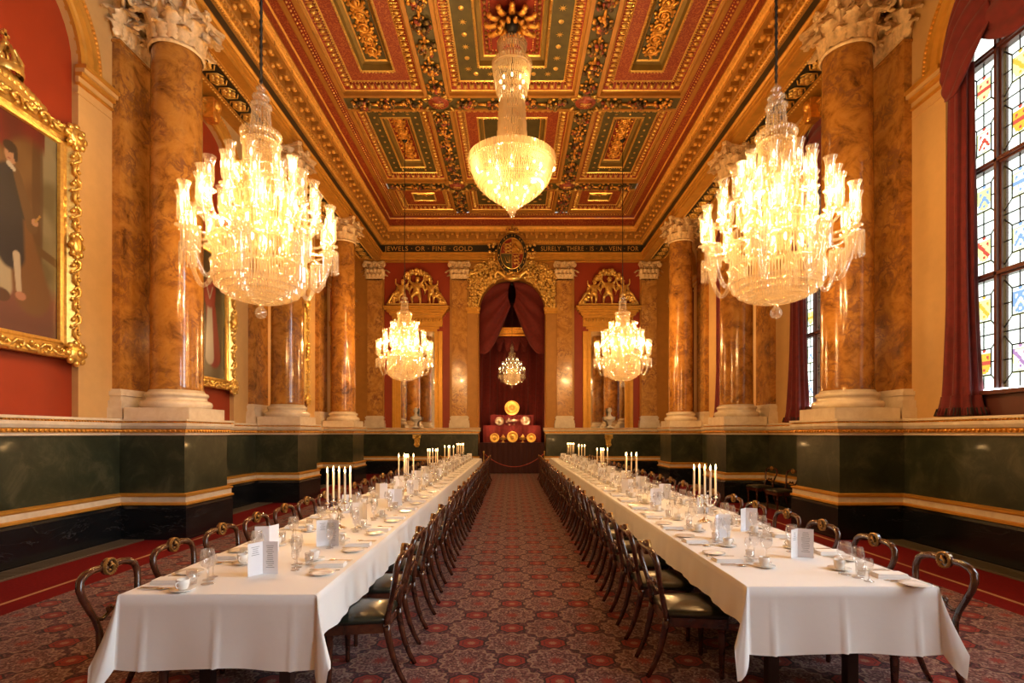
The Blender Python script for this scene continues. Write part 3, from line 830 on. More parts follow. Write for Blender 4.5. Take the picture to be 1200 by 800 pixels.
wordsY = ['in the near bay', 'in the middle of the hall', 'close to the far wall']
first = True
for s, side in ((-1, 'below the painting side cornice'), (1, 'on the window side')):
    for k, c in enumerate(COLY):
        lab = ('polished orange marble column on painting wall, {} from the open end' if s < 0 else 'polished orange marble column on window wall, {} from the open end').format(ORD[k])
        place(colp, (s * 5.78, c, 0), 0, lab, 'column', 'freestanding marble columns', first); first = False
# pilasters: origin on the wall face, front towards -y
pilp = empty('marble_pilaster')
def pil_mesh(w, d):
    base = MB(); base.box(0, -d / 2 - .05, (CAP + 2.12) / 2, w + .22, d + .12, 2.12 - CAP)
    for (z0, z1, e) in ((2.12, 2.24, .09), (2.24, 2.32, .05), (2.32, 2.39, .07), (2.39, 2.43, .03)):
        base.box(0, -d / 2 - e / 2, (z0 + z1) / 2, w + 2 * e, d + e, z1 - z0)
    sh = MB(); sh.box(0, -d / 2, (2.43 + CZ) / 2, w, d, CZ - 2.43); sh.box(0, -d / 2 - .01, CZ - .02, w + .05, d + .03, .04)
    cap = MB(); H = .75
    cap.box(0, -d / 2, .33, w * .96, d, .66)
    for r in range(2):
        n = 4 - r; 
        for i in range(n + (0 if r == 0 else 2)):
            u = ((i + .5) / n - .5) * w if r == 0 else ((i) / (n + 1) - .5) * w
            leaf(cap, (u, -d - .0, .05 + .01 * r), (0, -1, 0), (1, 0, 0), .25 + .19 * r, w / 4 * 1.35, .10 + .03 * r)
        for sg in (-1, 1):
            leaf(cap, (sg * w * .49, -d / 2, .05), (sg, 0, 0), (0, 1, 0), .25 + .19 * r, .2, .10 + .03 * r)
    for sg in (-1, 1):
        volute(cap, (sg * w * .62, -d - .12, .58), (sg, -.8, 0), .095)
        cap.tube([(sg * w * .42, -d - .02, .36), (sg * w * .48, -d - .05, .55), (sg * w * .6, -d - .12, .67)], .032, 6)
        volute(cap, (sg * w * .18, -d - .07, .57), (sg, 0, 0), .07)
        leaf(cap, (sg * w * .3, -d - .01, .32), (0, -1, 0), (1, 0, 0), .26, .17, .08)
    cap.ball((0, -d - .12, .70), (.08, .05, .07), 8, 5)
    cap.poly([(-w * .68, .05), (-w * .68, -d - .16), (-w * .60, -d - .2), (-w * .2, -d - .08), (w * .2, -d - .08), (w * .60, -d - .2), (w * .68, -d - .16), (w * .68, .05)], .085, 0, (0, 0, .66))
    return base, sh, cap
ba, sh, ca = pil_mesh(.80, .13)
ba.build('pilaster_base', M['white_marble'], pilp); sh.build('pilaster_shaft', M['orange_marble'], pilp); o = ca.build('pilaster_capital', M['capital'], pilp); o.location = (0, 0, CZ)
freeze(pilp); first = True
for s in (-1, 1):
    for k, c in enumerate(COLY):
        lab = ('flat marble pilaster on the wall behind the {} column from the open end, ' + ('painting side' if s < 0 else 'window side')).format(ORD[k])
        place(pilp, (s * UW, c, 0), PI / 2 if s < 0 else -PI / 2, lab, 'pilaster', 'marble pilasters behind the columns', first); first = False
pil2 = empty('marble_pilaster')
ba, sh, ca = pil_mesh(.64, .13)
ba.build('pilaster_base', M['white_marble'], pil2); sh.build('pilaster_shaft', M['orange_marble2'], pil2); o = ca.build('pilaster_capital', M['capital'], pil2); o.location = (0, 0, CZ - .08)
freeze(pil2); first = True
for x, lab in ((-5.75, 'pale orange pilaster on the end wall in the painting side corner'), (-2.2, 'pale orange pilaster on the end wall between dark alcove and painting side mirror'), (2.2, 'pale orange pilaster on the end wall between dark alcove and window side mirror'), (5.75, 'pale orange pilaster on the end wall in the window side corner')):
    place(pil2, (x, YB + .10, 0), 0, lab, 'pilaster', 'pilasters of the end wall', first); first = False
# ================================================================== WINDOWS (window wall)
WX = 6.92
def shield(g, y, z, x, w, h, sch):
    """painted coat of arms: coloured pieces of glass inside a shield outline with a small crest above"""
    a, b2 = sch; k = int(y * 7 + z * 3) % 3; n, m_ = 12, 16
    for i in range(n):
        for j in range(m_):
            u, v = (i + .5) / n - .5, (j + .5) / m_ - .5
            if abs(u) > (.47 if v > -.1 else .47 * sqrt(max(0, 1 - ((v + .1) / .4) ** 2))): continue
            if k == 0: col = b2 if abs(v + abs(u) * 1.1 - .12) < .12 else a
            elif k == 1: col = b2 if abs(v - u * .9) < .14 else a
            else: col = b2 if abs(v - .02) < .11 else a
            if col == a and min((u - .28) ** 2 + (v - .3) ** 2, (u + .28) ** 2 + (v - .3) ** 2, u * u + (v + .3) ** 2) < .008: col = b2
            if col == 0 and not (abs(u) > .40 or abs(v) > .42 or abs(v + abs(u)) < .05): continue
            if col == 0: col = 1
            g.quad((x - .004, y + u * w - w / n / 2, z + v * h - h / m_ / 2), (x - .004, y + u * w + w / n / 2, z + v * h - h / m_ / 2), (x - .004, y + u * w + w / n / 2, z + v * h + h / m_ / 2), (x - .004, y + u * w - w / n / 2, z + v * h + h / m_ / 2), col)
    g.add([(x - .004, y + .03 * cos(q * PI / 4), z + h / 2 + .045 + .035 * sin(q * PI / 4)) for q in range(8)], [tuple(range(8))], b2 if b2 else a)
PANES = [M['pane_white'], M['pane_yellow'], M['pane_red'], M['pane_blue'], M['pane_gold'], M['pane_violet']]
SCH = [(1, 2), (0, 3), (0, 2), (1, 4), (0, 5), (1, 3), (0, 3), (1, 2), (4, 2), (3, 0)]
for wi, c in enumerate(BAYS):
    root = struct(empty('window_%d' % (wi + 1), (0, 0, 0)))
    fr = MB(); pn = MB(); ld = MB()
    z0, z1 = 2.34, SPR
    X = WX
    # panel under the window, frame, mullions, transoms
    fr.box(X - .06, c, (CAP + 2.30) / 2, .10, 2 * HW, 2.30 - CAP); fr.box(X - .10, c, 2.28, .18, 2 * HW, .06)
    for q in (-HW + .03, HW - .03): fr.box(X, c + q, (z0 + z1) / 2, .12, .07, z1 - z0)
    mull = [(-.59, .05), (0, .10), (.59, .05)]
    for q, hw in mull:
        top = SPR + sqrt(HW * HW - q * q) - .02
        fr.box(X, c + q, (z0 + top) / 2, .10, 2 * hw * .9, top - z0); fr.box(X - .07, c + q, (z0 + top) / 2, .06, hw * .8, top - z0)
    for tz in (3.96, 5.56, 7.16):
        fr.box(X, c, tz, .11, 2 * HW, .10); fr.box(X - .07, c, tz, .06, 2 * HW, .045)
    n = 20
    for i in range(n):
        t0, t1 = PI * i / n, PI * (i + 1) / n
        for (ra, rb_) in ((HW - .07, HW),):
            fr.quad((X - .05, c + ra * cos(t0), SPR + ra * sin(t0)), (X - .05, c + ra * cos(t1), SPR + ra * sin(t1)), (X - .05, c + rb_ * cos(t1), SPR + rb_ * sin(t1)), (X - .05, c + rb_ * cos(t0), SPR + rb_ * sin(t0)))
            fr.quad((X - .05, c + ra * cos(t0), SPR + ra * sin(t0)), (X - .05, c + ra * cos(t1), SPR + ra * sin(t1)), (X + .05, c + ra * cos(t1), SPR + ra * sin(t1)), (X + .05, c + ra * cos(t0), SPR + ra * sin(t0)))
    fr.build('window_frame', M['window_wood'], root)
    ed = [-HW + .065, -.64, -.54, -.09, .09, .54, .64, HW - .065]
    lights = [(-1.105, -.635), (-.545, -.09), (.09, .545), (.635, 1.105)]
    for li, (a, b2) in enumerate(lights):
        cy = c + (a + b2) / 2; w = b2 - a
        pn.quad((X, c + a, z0), (X, c + b2, z0), (X, c + b2, 7.11), (X, c + a, 7.11), 0)
        for e in (a + .012, b2 - .012): pn.quad((X - .004, c + e - .012, z0), (X - .004, c + e + .012, z0), (X - .004, c + e + .012, 7.11), (X - .004, c + e - .012, 7.11), 1)
        zb = [(2.34, 3.91), (4.01, 5.51), (5.61, 7.11)]
        for r, (za, zc) in enumerate(zb):
            for h in range(2):
                q0 = za + (zc - za) / 2 * h; q1 = q0 + (zc - za) / 2; cz = (q0 + q1) / 2
                L = lambda u0, v0, u1, v1: ld.tube([(X - .008, cy + u0, v0), (X - .008, cy + u1, v1)], .0105, 4)
                rw, rh = w * .25, .19
                for (u0, v0, u1, v1) in ((-rw, cz - rh, rw, cz - rh), (-rw, cz + rh, rw, cz + rh), (-rw, cz - rh, -rw, cz + rh), (rw, cz - rh, rw, cz + rh),
                                        (-rw, cz - rh, -w / 2, q0 + .06), (rw, cz - rh, w / 2, q0 + .06), (-rw, cz + rh, -w / 2, q1 - .06), (rw, cz + rh, w / 2, q1 - .06),
                                        (-rw, cz, -w / 2, cz), (rw, cz, w / 2, cz), (0, q0, 0, cz - rh), (0, cz + rh, 0, q1)):
                    L(u0, v0, u1, v1)
                if h == 0: L(-w / 2, q1, w / 2, q1)
                pn.quad((X - .004, cy - rw, cz - rh - .015), (X - .004, cy + rw, cz - rh - .015), (X - .004, cy + rw, cz - rh + .015), (X - .004, cy - rw, cz - rh + .015), 1)
                shield(pn, cy, cz - .02, X, rw * 1.9, .30, SCH[(wi * 3 + li * 4 + r * 2 + h * 5) % len(SCH)])
    # fan light above the top transom
    pts = [(-HW + .06, 7.2)] + [((HW - .06) * cos(PI - PI * i / 16), SPR + (HW - .06) * sin(PI - PI * i / 16)) for i in range(17)] + [(HW - .06, 7.2)]
    pn.add([(X, c + u, z) for u, z in pts], [tuple(range(len(pts)))], 0)
    for i in range(1, 8):
        a = PI * i / 8; ld.tube([(X - .008, c, 7.25), (X - .008, c + (HW - .07) * cos(a), SPR + (HW - .07) * sin(a))], .006, 4)
    ld.tube([(X - .008, c + .6 * cos(PI * i / 12), 7.25 + .6 * sin(PI * i / 12)) for i in range(13)], .006, 4)
    g = pn.build('glass_pane', PANES if wi > 1 else [M['pane_clear']] + PANES[1:], root)  # the two unseen windows get clear panes, added to let in stronger daylight
    ld.build('leading', M['lead'], root)

# ------------------------------------------------------------------ curtains
def curtain_bundle(seed):
    r_ = random.Random(seed); ph = r_.uniform(0, 6)
    g = MB(); H0 = 1.95; H1 = 7.1
    prof = []; n = 14
    for i in range(n + 1):
        t = i / n; z = H0 + .30 + (H1 - H0 - .30) * t
        r = .175 + .05 * max(0, 1 - t * 3) ** 1.5 - .03 * t
        prof.append((r, z))
    wv = lambda a, z: 1 + .16 * sin(9 * a + ph + .25 * sin(z * 1.7)) + .07 * sin(4 * a + z * .9 + ph)
    g.lathe(prof, 72, wav=wv)
    h = MB()
    prof = [(.0, H0), (.27, H0 + .005), (.29, H0 + .03), (.265, H0 + .10), (.245, H0 + .2), (.23, H0 + .302)]
    h.lathe(prof, 72, wav=lambda a, z: 1 + .16 * sin(9 * a + ph) + .05 * sin(4 * a + ph))
    for i in range(60):
        a = 2 * PI * i / 60; rr = .285 * (1 + .16 * sin(9 * a + ph) + .05 * sin(4 * a + ph))
        h.tube([(rr * .95 * cos(a), rr * .95 * sin(a), H0 + .12), (rr * 1.06 * cos(a), rr * 1.06 * sin(a), H0 + .01)], .013, 4, 1 if i % 5 < 3 else 0)
    return g, h
for wi, c in enumerate(BAYS[2:]):
    for sg in (1, -1):
        if wi == 0 and sg < 0: pass
        root = empty('window_curtain', (6.67, c + sg * (HW - .20), 0))
        g, h = curtain_bundle(wi * 2 + sg)
        g.build('drape', M['velvet'], root); h.build('fringed_hem', [M['velvet'], M['black_fringe']], root)
        root.scale = (.9, 1, 1)
        tag(root, 'long red velvet curtain at the {} jamb of the {} window from open end'.format('far' if sg > 0 else 'near', ORD[wi]), 'curtain', 'red curtains at the windows')
    # swag across the arch
    def swag(y0, y1, topf, botf, seed, n=34, m=30, bulge=.16, x0=6.60):
        g = MB(); vs = []
        for i in range(n + 1):
            s_ = i / n; y = y0 + (y1 - y0) * s_; zt, zb = topf(s_), botf(s_)
            for j in range(m + 1):
                t = j / m; z = zt + (zb - zt) * t
                x = x0 - bulge * sin(PI * min(1, t * .92 + .04)) * (.55 + .45 * sin(PI * s_)) - .07 * abs(sin(t * 4.2 * PI + 1.6 * sin(PI * s_))) * (.5 + .5 * sin(PI * s_))
                vs.append((x, y, z))
        k = m + 1
        g.add(vs, [(i * k + j, (i + 1) * k + j, (i + 1) * k + j + 1, i * k + j + 1) for i in range(n) for j in range(m)], 0, True)
        return g
    r2 = empty('curtain_swag', (0, 0, 0))
    arcz = lambda y: SPR + sqrt(max(0, 1.16 ** 2 - (y - c) ** 2))
    # central swag
    ya, yb = c - .78, c + .78
    o = swag(ya, yb, lambda s_: arcz(ya + (yb - ya) * s_), lambda s_: 7.45 - .48 * sin(PI * s_) , 1, x0=6.68).build('swag', M['velvet'], r2)
    for sg in (1, -1):
        yj, yi = c + sg * 1.15, c + sg * .35
        def bot(s_, sg=sg): return 6.72 + 1.15 * max(0, s_ - .32) ** 1.3 - .05 * sin(PI * min(1, s_ / .4))
        o = swag(yj, yi, lambda s_: arcz(yj + (yi - yj) * s_), bot, 2, x0=6.60, bulge=.12).build('swag_tail', M['velvet'], r2)
    for ch in bpy.data.objects:
        if ch.parent is r2:
            md = ch.modifiers.new('cloth', 'SOLIDIFY'); md.thickness = .015
    tag(r2, 'dark red velvet swag draped across the arch of the {} window from the open end'.format(ORD[wi]), 'drapery', 'velvet swags over the windows')

# ================================================================== PAINTINGS
def painting_mesh(w, h, fn, nx=60, nz=96):
    me = bpy.data.meshes.new('canvas'); vs = []; cols = []
    for j in range(nz + 1):
        for i in range(nx + 1):
            u, v = i / nx, j / nz; vs.append(((u - .5) * w, 0, (v - .5) * h)); c = tuple(q * .62 for q in fn(u, v)); cols.extend((c[0], c[1], c[2], 1))
    k = nx + 1
    me.from_pydata(vs, [], [(j * k + i, j * k + i + 1, (j + 1) * k + i + 1, (j + 1) * k + i) for j in range(nz) for i in range(nx)])
    at = me.color_attributes.new('paint', 'FLOAT_COLOR', 'POINT'); at.data.foreach_set('color', cols); me.update(); return me
m, nt, out = newmat('oil_paint')
vc = nt.nodes.new('ShaderNodeAttribute'); vc.attribute_name = 'paint'
b = N(nt, 'ShaderNodeBsdfPrincipled', Roughness=.35); nt.links.new(vc.outputs['Color'], b.inputs['Base Color']); nt.links.new(b.outputs[0], out.inputs[0]); M['oil'] = m
def ell(u, v, cu, cv, ru, rv, soft=.15):
    d = sqrt(((u - cu) / ru) ** 2 + ((v - cv) / rv) ** 2); return max(0, min(1, (1 - d) / soft + .5))
def seg(u, v, x0, y0, x1, y1, r0, r1, asp, soft=.25):
    dx, dy = (x1 - x0), (y1 - y0) * asp; px, py = u - x0, (v - y0) * asp
    t = max(0, min(1, (px * dx + py * dy) / (dx * dx + dy * dy))); d = sqrt((px - dx * t) ** 2 + (py - dy * t) ** 2); r = r0 + (r1 - r0) * t
    return max(0, min(1, (1 - d / r) / soft + .5))
def mx(a, b, t): return tuple(x + (y - x) * t for x, y in zip(a, b))
def nz2(u, v, s, o=0): return noise.noise(Vector((u * s, v * s * 1.6, o)))
def portrait1(u, v):     # standing figure in a dark coat and pale stockings under a red drape
    u -= .215; A = 1.55; n = nz2(u, v, 5, 1); c = mx((.16, .075, .022), (.26, .14, .045), .5 + n)
    if u > .62: c = mx((.16, .13, .06), (.30, .26, .15), max(0, min(1, .5 + n * 1.6 + (v - .6))))
    c = mx(c, (.10, .045, .015), ell(u, v, .60, .7, .05, .5, .3) * .8)
    c = mx(c, (.22, .07, .05), max(0, min(1, (.26 - v) * 12)))
    c = mx(c, (.14, .035, .025), max(0, min(1, (.16 - v) * 9)) * .7)
    dr = .84 - .06 * sin(u * 9) + n * .04 + (.3 if u > .66 else 0)
    c = mx(c, (.17 + .03 * sin(u * 22 + v * 9), .022, .015), max(0, min(1, (v - dr) * 20)))
    c = mx(c, (.13, .07, .02), seg(u, v, .55, .43, 1.0, .34, .03, .035, A))
    c = mx(c, (.20, .09, .03), seg(u, v, .40, .55, .56, .20, .10, .16, A))
    c = mx(c, (.5, .42, .28), seg(u, v, .30, .38, .30, .20, .07, .085, A)); c = mx(c, (.10, .04, .02), ell(u, v, .30, .16, .07, .03))
    c = mx(c, (.02, .02, .03), seg(u, v, .36, .70, .38, .36, .105, .11, A)); c = mx(c, (.55, .47, .36), seg(u, v, .42, .36, .44, .20, .03, .022, A)); c = mx(c, (.5, .22, .14), ell(u, v, .455, .175, .045, .02))
    c = mx(c, (.02, .02, .025), seg(u, v, .40, .70, .50, .56, .05, .04, A)); c = mx(c, (.15, .08, .03), seg(u, v, .42, .74, .55, .52, .03, .05, A))
    c = mx(c, (.55, .30, .18), ell(u, v, .575, .545, .03, .018)); c = mx(c, (.5, .3, .07), seg(u, v, .58, .55, .62, .585, .008, .008, A))
    c = mx(c, (.55, .30, .17), ell(u, v, .375, .81, .05, .042)); c = mx(c, (.04, .02, .012), ell(u, v, .37, .845, .058, .026)); c = mx(c, (.04, .02, .012), ell(u, v, .415, .815, .017, .03))
    c = mx(c, (.05, .03, .02), ell(u, v, .362, .815, .005, .003, .5)); c = mx(c, (.35, .1, .07), ell(u, v, .36, .79, .012, .004, .5)); c = mx(c, (.6, .55, .45), seg(u, v, .36, .765, .40, .75, .02, .015, A))
    return c
def portrait2(u, v):     # figure in a red gown over white
    u -= .27; A = 1.6; n = nz2(u, v, 5, 3); c = mx((.05, .035, .015), (.14, .10, .04), .5 + n * 1.2)
    c = mx(c, (.22, .17, .09), max(0, min(1, (.17 - v) * 12)))
    c = mx(c, (.16, .13, .05), ell(u, v, .75, .45, .13, .35, .8))
    c = mx(c, (.36, .035, .02), seg(u, v, .36, .66, .47, .18, .10, .15, A)); c = mx(c, (.60, .52, .40), seg(u, v, .36, .56, .36, .17, .055, .10, A))
    c = mx(c, (.40, .05, .03), seg(u, v, .36, .70, .36, .64, .14, .13, A)); c = mx(c, (.6, .5, .35), seg(u, v, .29, .73, .36, .63, .012, .01, A)); c = mx(c, (.6, .5, .35), seg(u, v, .43, .73, .36, .63, .012, .01, A))
    c = mx(c, (.50, .30, .19), ell(u, v, .36, .78, .05, .04)); c = mx(c, (.20, .14, .09), ell(u, v, .36, .81, .065, .03)); c = mx(c, (.02, .015, .012), seg(u, v, .72, .42, .73, .12, .04, .06, A))
    return c
def portrait3(u, v):
    A = 1.6; n = nz2(u, v, 5, 8); c = mx((.035, .022, .012), (.10, .06, .025), .5 + n)
    c = mx(c, (.015, .012, .012), seg(u, v, .5, .66, .5, .2, .13, .17, A)); c = mx(c, (.45, .28, .17), ell(u, v, .5, .76, .05, .04)); c = mx(c, (.3, .03, .02), seg(u, v, .6, .6, .68, .2, .04, .07, A)); return c
def gilt_frame(w, h, bw, rich):
    """carved picture frame round an opening w x h, local: x across, z up, front -y"""
    g = MB(); pr = [(0, -.02), (.01, -.06), (.05, -.075), (.07, -.05), (bw * .45, -.06), (bw * .7, -.13), (bw * .9, -.15), (bw, -.12), (bw, 0)]
    L = []
    for o, y in pr: L.append([(-w / 2 - o, y, -h / 2 - o), (w / 2 + o, y, -h / 2 - o), (w / 2 + o, y, h / 2 + o), (-w / 2 - o, y, h / 2 + o)])
    for j in range(len(L) - 1):
        for i in range(4):
            k = (i + 1) % 4; g.quad(L[j][i], L[j][k], L[j + 1][k], L[j + 1][i])
    r_ = random.Random(int(w * 100 + h)); cx, cz = w / 2 + bw * .68, h / 2 + bw * .68
    sides = [((-cx, -cz), (cx, -cz)), ((cx, -cz), (cx, cz)), ((cx, cz), (-cx, cz)), ((-cx, cz), (-cx, -cz))]
    for (a, c) in sides:
        A, C = Vector(a), Vector(c); d = (C - A).normalized(); t = Vector((-d.y, d.x)); Ln = (C - A).length; n = int(Ln / .20)
        for i in range(n):
            q = A + d * (Ln * (i + .5) / n); sg = 1 if i % 2 else -1
            P = lambda e, f, y: ((q + d * e + t * f).x, y, (q + d * e + t * f).y)
            g.tube([P(-.11, -.05 * sg, -.13), P(-.03, .05 * sg, -.165), P(.05, .05 * sg, -.17), P(.09, -.0, -.16), P(.05, -.035 * sg, -.16), P(.02, .0, -.16)], [.012, .026, .028, .024, .018, .01], 6)
            g.ball(P(.0, -.05 * sg, -.15), (.035, .03, .035), 6, 4); g.ball(P(.1, .06 * sg, -.14), (.03, .025, .03), 6, 4)
    for sx in (-1, 1):
        for sz in (-1, 1):
            g.ball((sx * cx, -.15, sz * cz), (.15, .07, .15), 10, 6)
            for q in range(8):
                a = q * PI / 4; g.ball((sx * cx + .15 * cos(a), -.15, sz * cz + .15 * sin(a)), (.055, .045, .055), 6, 4)
            g.ball((sx * cx, -.21, sz * cz), (.06, .04, .06), 8, 5)
        g.ball((sx * cx, -.16, 0), (.10, .06, .16), 8, 6)
        for q in range(8):
            a = q * PI / 4; g.ball((sx * cx + .10 * cos(a), -.16, .17 * sin(a)), (.04, .04, .05), 6, 4)
    return g
def crown(g, c, r, m=0):
    x, y, z = c
    g.lathe([(r, 0), (r * 1.05, .03), (r, .10), (r * .95, .11)], 20, c, m)
    for i in range(8):
        a = i * PI / 4; g.tube([(x + r * cos(a), y + r * .6 * sin(a), z + .08), (x + r * 1.15 * cos(a), y + r * .65 * sin(a), z + .22), (x + r * .6 * cos(a), y + r * .4 * sin(a), z + .36), (x, y, z + .32)], [.03, .028, .024, .03], 6, m)
        g.ball((x + r * cos(a), y + r * .7 * sin(a), z + .14), (.04, .03, .06), 6, 4, m)
    g.ball((x, y, z + .39), .06, 8, 6, m); g.box(x, y, z + .50, .035, .03, .15, m); g.box(x, y, z + .51, .12, .03, .035, m)
def hang_painting(y, zc, w, h, fn, bw, lab, crest):
    r = empty('framed_painting', (-UW - .06, y, zc), PI / 2)
    g = gilt_frame(w, h, bw, 1)
    if crest:
        zt = h / 2 + bw
        for i in range(14):
            u = -w * .30 + w * .6 * i / 13; g.ball((u, -.10, zt + .02 + .13 * cos(u / (w * .3) * PI / 2)), (.09, .05, .08), 7, 5)
        g.poly([(-w * .36, zt - .05), (w * .36, zt - .05), (w * .2, zt + .10), (0, zt + .18), (-w * .2, zt + .10)], .08, 0, (0, -.05, 0), (1, 0, 0), (0, 0, 1))
        crown(g, (0, -.08, zt + .16), .19)
    g.build('gilt_frame', M['gold_bright'], r)
    o = bpy.data.objects.new('canvas', painting_mesh(w + .04, h + .04, fn, *((120, 190) if crest else (80, 130)))); COL.objects.link(o); o.data.materials.append(M['oil']); o.parent = r; o.location = (0, -.012, 0)
    mb_ = MB(); mb_.box(0, -.002, 0, w + .1, .016, h + .1); mb_.build('stretcher', M['wood'], r)
    tag(r, lab, 'painting'); return r
hang_painting(6.86, 4.50, 1.72, 2.86, portrait1, .27, 'large gilt framed portrait of a standing figure in dark coat, crown on the frame', True)
hang_painting(11.42, 4.30, 1.62, 2.72, portrait2, .24, 'gilt framed portrait of a figure in a red gown and long white dress', False)
hang_painting(15.92, 4.30, 1.62, 2.72, portrait3, .24, 'dark gilt framed portrait on painting wall between the second and third columns', False)

# ================================================================== END WALL MIRRORS, SCULPTURE, BUSTS
def mirror_thing(loc, rz, w, h, lab, name='wall_mirror'):
    r = empty(name, loc, rz); g = MB(); z0 = CAP; z1 = z0 + h
    # stepped gilt surround
    for (o, t, d) in ((0, .10, .05), (.10, .10, .09), (.20, .14, .14)):
        for sx in (-1, 1): g.box(sx * (w / 2 + o + t / 2), -d / 2, (z0 + z1) / 2, t, d, h)
        g.box(0, -d / 2, z1 + o + t / 2, w + 2 * (o + t), d, t)
    for sx in (-1, 1):
        for i in range(int(h / .08)): g.ball((sx * (w / 2 + .15), -.10, z0 + .04 + i * .08), .026, 5, 3)
    fr = g.build('gilt_surround', M['gold_paint'], r)
    g = MB(); zt = z1 + .34; W2 = w / 2 + .34
    g.box(0, -.07, zt + .14, 2 * W2, .14, .28)
    for i in range(14):
        u = -W2 + .1 + (2 * W2 - .2) * i / 13
        g.ball((u, -.15, zt + .13), (.055, .04, .08), 6, 5); g.ball((u + .05, -.15, zt + .20), (.03, .03, .03), 5, 4)
    for (a, c2, p) in ((.28, .33, .04), (.33, .43, .10), (.43, .50, .18), (.50, .60, .27), (.60, .66, .32)):
        g.box(0, -.07 - p / 2, zt + (a + c2) / 2, 2 * W2 + 2 * p, .14 + p, c2 - a)
    for i in range(40): g.box(-W2 - .05 + (2 * W2 + .1) * i / 39, -.20, zt + .38, .035, .05, .06)
    g.build('cornice', M['gold_paint'], r)
    g = MB(); g.box(0, -.02, (z0 + z1) / 2, w, .012, h); g.build('mirror_glass', M['mirror'], r)
    tag(r, lab, 'mirror', 'gilt wall mirrors'); return r, zt + .66
MX = (-3.97, 4.03)
for x, nm in ((MX[0], 'painting side'), (MX[1], 'window side')):
    mirror_thing((x, YB + .12, 0), 0, 1.42, 4.05, 'tall gilt framed mirror with cornice on the end wall, {} of the alcove'.format(nm))
mirror_thing((-UW - .06, 20.38, 0), PI / 2, 1.3, 2.8, 'gilt framed mirror on painting wall beyond the last freestanding column')
# extra carving on the side mirror
g = MB()
for i in range(60):
    a = rnd.uniform(0, 1); g.ball((-UW + .14, 20.38 + .92 + rnd.gauss(0, .07), 3.1 + 1.6 * a), rnd.uniform(.04, .09), 6, 4)
tag(g.build('carved_trophy', M['gold_bright']), 'gilt carved trophy of foliage beside mirror near the painting side corner', 'carving')

def skin_fig(joints, edges, name, mat, parent, sub=1, loc=(0, 0, 0), extra=None):
    me = bpy.data.meshes.new(name); me.from_pydata([j[:3] for j in joints], edges, [])
    o = bpy.data.objects.new(name, me); COL.objects.link(o)
    sk = o.modifiers.new('skin', 'SKIN'); sk.use_smooth_shade = True
    lay = me.skin_vertices[0] if me.skin_vertices else None
    if lay is None:
        bpy.context.view_layer.objects.active = o
    for i, j in enumerate(joints):
        d = me.skin_vertices[0].data[i]; r = j[3]; d.radius = (r, r) if not isinstance(r, tuple) else r
        d.use_root = (i == 0)
    sb = o.modifiers.new('sub', 'SUBSURF'); sb.levels = sub; sb.render_levels = sub
    bpy.context.view_layer.update()
    m2 = bpy.data.meshes.new_from_object(o.evaluated_get(bpy.context.evaluated_depsgraph_get()))
    COL.objects.unlink(o); bpy.data.objects.remove(o)
    vs = [v.co[:] for v in m2.vertices]; fs = [list(p.vertices) for p in m2.polygons]
    return vs, fs
